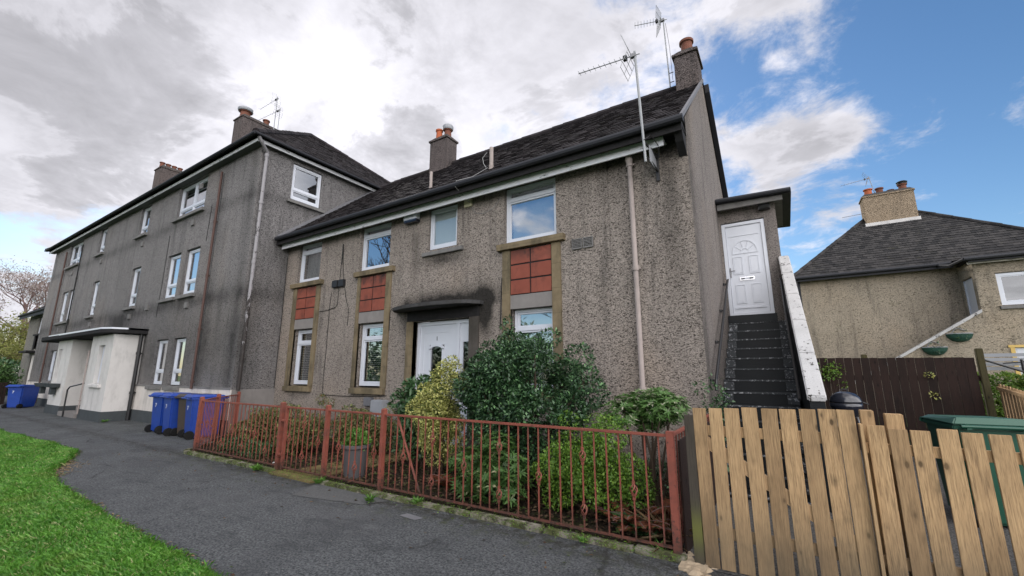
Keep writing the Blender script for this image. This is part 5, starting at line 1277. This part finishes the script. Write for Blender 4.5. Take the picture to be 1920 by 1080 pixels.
# ============================================================ PLANTS
bush('evergreen_shrub', 'large dark green evergreen shrub in front of the right hand ground floor window', 'shrub', (-3.15, 5.2, .03), (-3.15, 5.25, 1.25), (.98, .62, .72), 84, .20, 34000, .055, .031, 'leaf_dark', stems=20, fill=.25, stemr=.026,
     extra=[(-3.42, 5.3, 2.0, .17), (-3.45, 5.3, 2.2, .10), (-3.44, 5.3, 2.32, .06), (-2.75, 5.3, 2.02, .16), (-2.3, 5.25, 1.75, .2), (-2.2, 5.2, 1.45, .22), (-3.2, 5.2, .5, .35), (-3.7, 5.2, .6, .35), (-2.8, 5.2, .6, .35)])
bush('variegated_shrub', 'yellow variegated shrub growing in front of the white door', 'shrub', (-4.55, 5.1, .03), (-4.6, 5.15, .88), (.38, .34, .66), 60, .17, 26000, .040, .025, 'leaf_yellow', stems=9, fill=.4,
     extra=[(-4.36, 5.1, 1.70, .13), (-4.30, 5.1, 1.58, .16), (-4.45, 5.1, 1.45, .19), (-4.62, 5.1, 1.52, .11), (-4.5, 5.1, 1.62, .12), (-4.28, 5.1, 1.35, .17), (-4.88, 5.1, 1.28, .12), (-4.9, 5.1, 1.05, .15)])
bush('laurel_shrub', 'broad leaved green shrub left of the yellow shrub', 'shrub', (-5.25, 5.45, .03), (-5.35, 5.5, .78), (.46, .36, .56), 40, .19, 4600, .105, .05, 'leaf_laurel', stems=8, fill=.4, extra=[(-5.15, 5.5, 1.4, .14), (-5.7, 5.5, 1.0, .16), (-5.1, 5.4, .4, .25)])
bush('pieris_shrub', 'small rounded light green shrub on a bare stem by the downpipe', 'shrub', (-1.40, 5.2, .03), (-1.44, 5.25, 1.12), (.40, .34, .17), 34, .13, 900, .075, .022, 'leaf_pieris', rosette=7, stems=9, fill=.5, stemr=.022)
bush('privet_bush', 'bright yellow green small leaved bush behind the right part of the railing', 'shrub', (-2.0, 4.75, .03), (-1.98, 4.75, .52), (.62, .34, .50), 66, .17, 17000, .034, .022, 'leaf_privet', stems=9, fill=.4, extra=[(-2.25, 4.8, 1.0, .12), (-1.75, 4.8, .95, .12)])
bush('rhododendron', 'light green shrub with rosettes of long leaves low behind the railing', 'shrub', (-3.1, 4.5, .03), (-3.15, 4.55, .38), (.52, .28, .34), 38, .15, 760, .10, .03, 'leaf_rhodo', rosette=8, stems=8, fill=.4)
bush('bronze_shrub', 'spreading bronze and yellow green shrub behind the left railing panel', 'shrub', (-8.6, 4.95, .03), (-8.6, 5.0, .42), (1.15, .45, .36), 95, .18, 19000, .055, .032, 'leaf_bronze', stems=26, fill=.4, stemr=.008, extra=[(-9.3, 4.8, .75, .12), (-8.9, 5.2, .85, .12), (-9.6, 4.6, .4, .15)])
bush('bronze_shrub', 'reddish green low shrub against the wall behind the garden gate', 'shrub', (-7.2, 5.7, .03), (-7.3, 5.8, .42), (.95, .4, .38), 64, .18, 12500, .055, .032, 'leaf_bronze', stems=24, fill=.4, stemr=.008, extra=[(-8.6, 6.0, .9, .12), (-9.0, 6.1, .95, .12), (-6.5, 5.9, .85, .12)])
bush('spreading_shrub', 'dark green low plants beneath the bronze shrub by the left railing', 'shrub', (-8.9, 4.4, .03), (-8.9, 4.45, .14), (.9, .22, .12), 34, .1, 2600, .045, .028, 'leaf_laurel', stems=8, stemr=.006)
bush('spreading_shrub', 'dark low plants between the long leaved shrub and the fern', 'shrub', (-1.7, 5.6, .03), (-2.3, 5.6, .3), (1.3, .5, .3), 40, .16, 5200, .045, .025, 'leaf_dark', stems=8, stemr=.008)
bush('ivy', 'small leafy sprigs growing at the foot of the gable corner', 'climber', (-.85, 6.6, .01), (-.85, 6.55, .75), (.13, .12, .75), 26, .09, 700, .06, .03, 'leaf_laurel', stems=8, stemr=.006, extra=[(-1.05, 6.5, 1.35, .1), (-.85, 6.5, 1.45, .08), (-.75, 6.5, 1.2, .1)])
def fern(lab, x, y, n, Lf, mat):
    t = thing('fern', lab, 'fern', (x, y, .03)); P, D, Nn, LL = [], [], [], []; mb = MB()
    for k in range(n):
        a = random.uniform(0, 2 * pi); L = Lf * random.uniform(.6, 1.1); rise = random.uniform(.35, .95); pts = []
        for i in range(11):
            s = i / 10; pts.append(np.array([x + cos(a) * L * s * .8, y + sin(a) * L * s * .5, .04 + L * rise * s * (1 - .62 * s)]))
        mb.tube([tuple(p) for p in pts], [.004] * 10 + [.002], 4, caps=False)
        for i in range(1, 40):
            s = i / 40; f = s * 10; j = min(9, int(f)); p = pts[j] * (1 - f + j) + pts[j + 1] * (f - j); tn = pts[j + 1] - pts[j]; tn /= np.linalg.norm(tn); sd_ = np.cross(tn, [0, 0, 1.]); sd_ /= np.linalg.norm(sd_)
            for sg in (-1, 1):
                P.append(p); D.append(sd_ * sg + tn * .4 + np.array([0, 0, -.15]) + rng.normal(0, .12, 3)); Nn.append(np.cross(sd_, tn) * -1 + np.array([0, 0, .5])); LL.append(.085 * sin(pi * min(1, s * .9 + .12)) + .012)
    LL = np.array(LL); V, F = leaf_arrays(np.array(P), np.array(D), np.array(Nn), LL, LL * .26 + .003); raw('frond', V, F, mat, t); mb.build('stalk', 'twig', t)
fern('brown dying fern arching behind the railing near its right end', -1.42, 4.45, 20, .62, 'leaf_fern')
fern('rusty fern beside the gate post corner', -1.15, 4.85, 12, .5, 'leaf_fern')
fern('green low fern beneath the brown fern', -1.35, 4.4, 12, .4, 'leaf_laurel')
fern('reddish brown fern behind the diagonal stay', -3.95, 4.7, 12, .42, 'leaf_fern')
def tuft(lab, x, y, n, L, mat='leaf_fresh', W=.012, name='weed'):
    t = thing(name, lab, 'weed', (x, y, .01)); a = rng.random(n) * 2 * pi
    D = np.stack([np.cos(a), np.sin(a), rng.uniform(.2, 1.6, n)], 1); P = np.tile(np.array([[x, y, .02]]), (n, 1)) + np.concatenate([rng.normal(0, .02, (n, 2)), np.zeros((n, 1))], 1)
    V, F = leaf_arrays(P, D, np.tile([[0, 0, 1.]], (n, 1)) + unit(n) * .4, L * rng.uniform(.5, 1.1, n), np.full(n, W)); raw('leaves', V, F, mat, t)
tuft('leafy weed tuft on the kerb at the left end of the gate', -7.35, 3.93, 60, .13, W=.022); tuft('grass tuft at the foot of the right gate post', -5.75, 3.98, 90, .12)
tuft('trailing weed on the path edge beside the metal cover', -4.45, 3.78, 40, .12, W=.02); tuft('grass tuft under the diagonal stay', -3.9, 4.02, 70, .11); tuft('small weed at the kerb near the fern', -1.75, 3.98, 30, .08)
tuft('pale dry grass stalks behind the right corner of the railing', -1.1, 4.5, 60, .55, 'straw', .006); tuft('grass blades under the right end of the railing', -1.1, 4.12, 30, .14)
tuft('green leafy tuft behind the long railing panel near the stay', -3.55, 4.5, 60, .2, 'leaf_fresh', .02); tuft('weed tuft at the corner of the white porch', -18.4, 4.9, 60, .15)
# hedge (right), far-left plants and trees
bush('hedge', 'clipped yellow green hedge between the brown fence and the right hand house', 'hedge', (5.2, 12.6, .0), (5.2, 12.7, .82), (2.3, .4, .6), 40, .26, 42000, .07, .04, 'leaf_hedge', stems=12, fill=.25, extra=[(3.15 + .13 * k, 12.3 + .12 * (k % 3), 1.40 + .02 * sin(k * 2.3), .15) for k in range(34)] + [(3.12 + .16 * k, 12.25, 1.12, .18) for k in range(28)] + [(3.1 + .28 * k, 12.25, .75, .25) for k in range(16)])
bush('evergreen_shrub', 'pale leaved evergreen shrub above the brown fence at the far left', 'shrub', (-34.6, 4.2, 0), (-34.6, 4.2, 1.25), (.9, 1.3, .75), 50, .35, 3200, .17, .08, 'leaf_rhodo', stems=6)
bush('overhanging_twigs', 'leafy twigs hanging over the brown fence beside the stair coping', 'climber', (.75, 11.35, 0), (.75, 11.38, 1.65), (.3, .08, .2), 16, .08, 260, .06, .03, 'leaf_privet', stems=8, stemr=.006, extra=[(.62, 11.3, 1.5, .12), (.95, 11.4, 1.3, .08)])
for lab, x, z in (('upper cluster of yellow leaves on the brown fence', 2.32, 1.50), ('lower cluster of yellow leaves on the brown fence', 2.34, 1.12)):
    V, F = clump_leaves(np.array([[x, 11.44, z]]), [.06], [26], .06, .03); o = raw('yellow_leaves', V, F, 'leaf_yellow', loc=(x, 11.44, z)); tag(o, lab, 'leaves')
def tree(name, lab, cat, base, H_, r, depth, mat='twig', leaf=None, nl=0, lL=.15, lW=.08, spread=.5, up=.15, jit=.4, group=None, ratio=.74, first=.28):
    t = thing(name, lab, cat, base, group); tips = []; mb = MB(); b = Vector(base); top = b + Vector((random.gauss(0, .2), random.gauss(0, .2), H_ * first))
    tk = MB(); tk.tube([tuple(b), tuple(b.lerp(top, .5) + Vector((.05, .03, 0))), tuple(top)], [r * 1.2, r, r * .85], 9); tk.build('trunk', 'bark', t)
    for k in range(5):
        a = k * 2 * pi / 5 + random.random(); branches(mb, top, Vector((cos(a) * .7, sin(a) * .7, 1.0)), H_ * .25, r * .5, depth, spread, up, tips, ratio=ratio)
    mb.build('branches', mat, t, recalc=False)
    if leaf:
        T_ = np.array([tuple(q) for q in tips]); P = T_[rng.integers(0, len(T_), nl)] + rng.normal(0, jit, (nl, 3))
        V, F = leaf_arrays(P, unit(nl) + np.array([0, 0, -.1]), unit(nl), lL * rng.uniform(.6, 1.3, nl), lW * rng.uniform(.7, 1.2, nl)); raw('crown', V, F, leaf, t)
    return t
tree('budding_tree', 'leafless budding pinkish tree at the far left edge', 'tree', (-66, 11, 0), 13, .3, 5, 'twig', 'leaf_budding', 9000, .16, .09, .5, .1, .5)
tree('willow_tree', 'yellow green willow like tree low behind the end house at the far left', 'tree', (-60, 8.5, 0), 7, .25, 4, 'twig', 'leaf_willow', 9000, .3, .09, .6, -.05, .7)
tree('willow_tree', 'smaller yellow green tree close to the end house', 'tree', (-52, 9.5, 0), 5, .2, 4, 'twig', 'leaf_willow', 7000, .3, .09, .6, -.05, .6)
tree('bare_tree', 'leafless tree on the lawn opposite, mirrored in the windows', 'tree', (-19, -6, 0), 12, .3, 5, 'bark', None, spread=.5)
tree('bare_tree', 'second leafless tree on the lawn opposite, further right', 'tree', (-9, -14, 0), 12, .3, 5, 'bark', None, spread=.5)
bush('bushes_far', 'green bushes along the lane beyond the end house', 'shrub', (-48, 6, 0), (-48, 6, 1.2), (3, 2.5, 1.3), 50, .7, 4500, .3, .16, 'leaf_laurel', stems=6)
bush('unseen_hedge', 'long tall dark hedge behind the viewer, unseen, added to darken window reflections', 'hedge', (-18, -16, 0), (-18, -16, 2.4), (32, .8, 2.2), 150, 1.5, 14000, .5, .28, 'leaf_dark', stems=6, fill=.1)  # unseen hedge added so the lower windows reflect something dark
def fallen(n):
    x = rng.uniform(-12, .5, n); y = 3.9 - np.abs(rng.normal(0, .5, n)); return np.stack([x, y, np.full(n, .014)], 1)
scatter('fallen_leaves', 'leaf_dead', 130, fallen, .045, .028)
# street lamp head at far left
t = thing('street_lamp', 'grey street lamp with a flat head at the very left edge', 'street lamp', (-42, 3.9, 0))
q = MB(); q.tube([(-42, 3.9, 0), (-42, 3.9, 7.2)], [.08, .05], 10); q.build('pole', 'steel', t); q = MB(); q.box(-42.1, -41.5, 3.8, 4.35, 7.2, 7.32); q.build('lamp_head', 'grey_upvc', t, bevel=.03)
# clothes airer beyond hedge
t = thing('clothes_airer', 'dark frame poles with grey boarding behind the hedge at the right', 'clothes airer', (5, 17, 0))
q = MB()
for z in (1.98, 1.86, 1.74, 1.62): q.box(4.5, 5.6, 17.0, 17.04, z, z + .09)
q.build('boarding', 'grey_upvc', t)
q = MB(); q.tube([(4.45, 16.8, 1.95), (5.3, 16.8, 1.55)], .03, 6); q.tube([(4.9, 16.8, 1.80), (5.5, 16.8, 1.86), (6.2, 16.8, 1.8)], .02, 6); q.tube([(5.6, 16.8, 1.6), (6.1, 16.8, 1.75)], .03, 6); q.tube([(5.25, 16.8, 0), (5.25, 16.8, 1.9)], .03, 6); q.tube([(4.5, 16.8, 0), (4.5, 16.8, 1.9)], .03, 6); q.build('pole', 'black', t)
# litter
o = MB().box(-7.55, -7.47, 4.28, 4.33, .04, .06).build('paper_scrap', 'litter', None, loc=(-7.5, 4.3, .04)); tag(o, 'scrap of white paper on the soil behind the railing', 'litter')

# ============================================================ SKY, SUN, CAMERA
SAZ, SEL = R(-54), R(27)
sd = Vector((sin(SAZ) * cos(SEL), cos(SAZ) * cos(SEL), sin(SEL)))
w = bpy.data.worlds.new('World'); scn.world = w; w.use_nodes = True; nt = w.node_tree; g = G(nt)
bg = nt.nodes['Background']
sky = g.new('ShaderNodeTexSky', sky_type='NISHITA'); sky.sun_disc = False; sky.sun_elevation = SEL; sky.sun_rotation = SAZ; sky.ozone_density = 2.2; sky.dust_density = .6; sky.air_density = 1.0
tc = g.new('ShaderNodeTexCoord').outputs['Generated']
x, y, z = g.xyz(tc)
zz = g.m('MAXIMUM', z, 0.0) + .22
pv = g.comb(x / zz, y / zz, 0.0)
n1 = g.noise(1.5, 9, .60, vec=pv, dist=.25); n2 = g.noise(.75, 3, .5, vec=pv)
n4 = g.noise(5.5, 8, .66, vec=pv, dist=.4)
n3 = g.noise(2.6, 7, .62, vec=g.comb(x / zz + 7.3, y / zz + 1.1, 2.0), dist=.3)
az = g.m('ARCTAN2', x, y)
left = g.ss(az, R(-1), R(-22)) * g.ss(az, R(-125), R(-104))
def blob(c, w_): 
    c = Vector(c).normalized(); d2 = (x - c.x) ** 2 * (1 / w_[0] ** 2) + (y - c.y) ** 2 * (1 / w_[0] ** 2) + (z - c.z) ** 2 * (1 / w_[1] ** 2); return g.m('EXPONENT', d2 * -1)
b1 = blob((.01, .90, .40), (.11, .06)); b2 = blob((.13, .90, .43), (.09, .04)); b3 = blob((.0, .75, .655), (.17, .05)); b4 = blob((.035, .83, .555), (.018, .018))
den = n1 * .85 + n2 * .30 + n4 * .42 + left * .235 + g.ss(az, R(-25), R(-50)) * .16 + (b1 * .26 + b2 * .24 + b3 * .20 + b4 * .08) - .305 - g.ss(y, -.1, -.5) * .16
low = g.ss(z, .33, .20) * g.ss(az, R(-62), R(-76)) * .30
cov = g.ss(den - low, .50, .66)
rear = g.ss(y, -.05, -.4)
dotS = g.m('MAXIMUM', x * sd.x + y * sd.y + z * sd.z, 0.0)
glow = dotS ** 34; glow2 = dotS ** 5
n5 = g.noise(1.25, 5, .55, vec=g.comb(x / zz * .75 + 3.3, y / zz * 1.5 + 8.1, 1.0), dist=.5)
shade = g.ss(n5 * .5 + n3 * .55, .41, .63)
rim = g.ss(g.m('ABSOLUTE', n3 - .5), .055, .0) * .11
tex = (n4 - .5) * .55
br = (.565 + shade * .28 + rim + tex * .7) + glow * .50 * (shade * .8 + .25 + tex * 2.2) + glow2 * .10 * (shade * .8 + .3)
edge_ = g.ss(den, .78, .56) * .16
lum = (br + edge_) * 10 * .47
cc = g.new('ShaderNodeVectorMath', operation='SCALE'); cc.inputs[0].default_value = (.985, .975, 1.05); g.put(cc.inputs['Scale'], lum)
hs = g.new('ShaderNodeHueSaturation'); hs.inputs['Saturation'].default_value = 1.18; hs.inputs['Value'].default_value = .83; g.link(sky.outputs[0], hs.inputs['Color'])
col = g.mix(cov, hs.outputs[0], cc.outputs[0])
# added bright cloud out of view, opposite the sun and overhead, lighting the facades
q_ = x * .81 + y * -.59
fill_bank = (g.ss(q_, .22, .52) + g.ss(z, .74, .92)).clamp()
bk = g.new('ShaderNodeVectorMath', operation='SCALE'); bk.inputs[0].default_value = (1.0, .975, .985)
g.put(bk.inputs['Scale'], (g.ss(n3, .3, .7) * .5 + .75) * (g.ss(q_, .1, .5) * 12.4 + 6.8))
col = g.mix(fill_bank * .92, col, bk.outputs[0])
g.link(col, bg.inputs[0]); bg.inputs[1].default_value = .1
sl = bpy.data.lights.new('sun', 'SUN'); sl.energy = 1.2; sl.angle = R(12); sl.color = (1, .95, .88)
so = bpy.data.objects.new('sun', sl); COL.objects.link(so); so.rotation_euler = (R(90) - SEL, 0, pi - SAZ + 0)
so.rotation_euler = sd.to_track_quat('Z', 'Y').to_euler()
cam = bpy.data.cameras.new('camera'); cam.sensor_width = 36; cam.lens = 36 * 796.2 / 1920; cam.clip_end = 1000; cam.clip_start = .05
co = bpy.data.objects.new('camera', cam); COL.objects.link(co); co.location = (0, 0, 1.55); co.rotation_euler = (R(90 + 11.30085), 0, R(32.44432)); scn.camera = co
scn.view_settings.view_transform = 'Standard'; scn.view_settings.look = 'None'; scn.view_settings.exposure = 1.0; scn.view_settings.gamma = 1
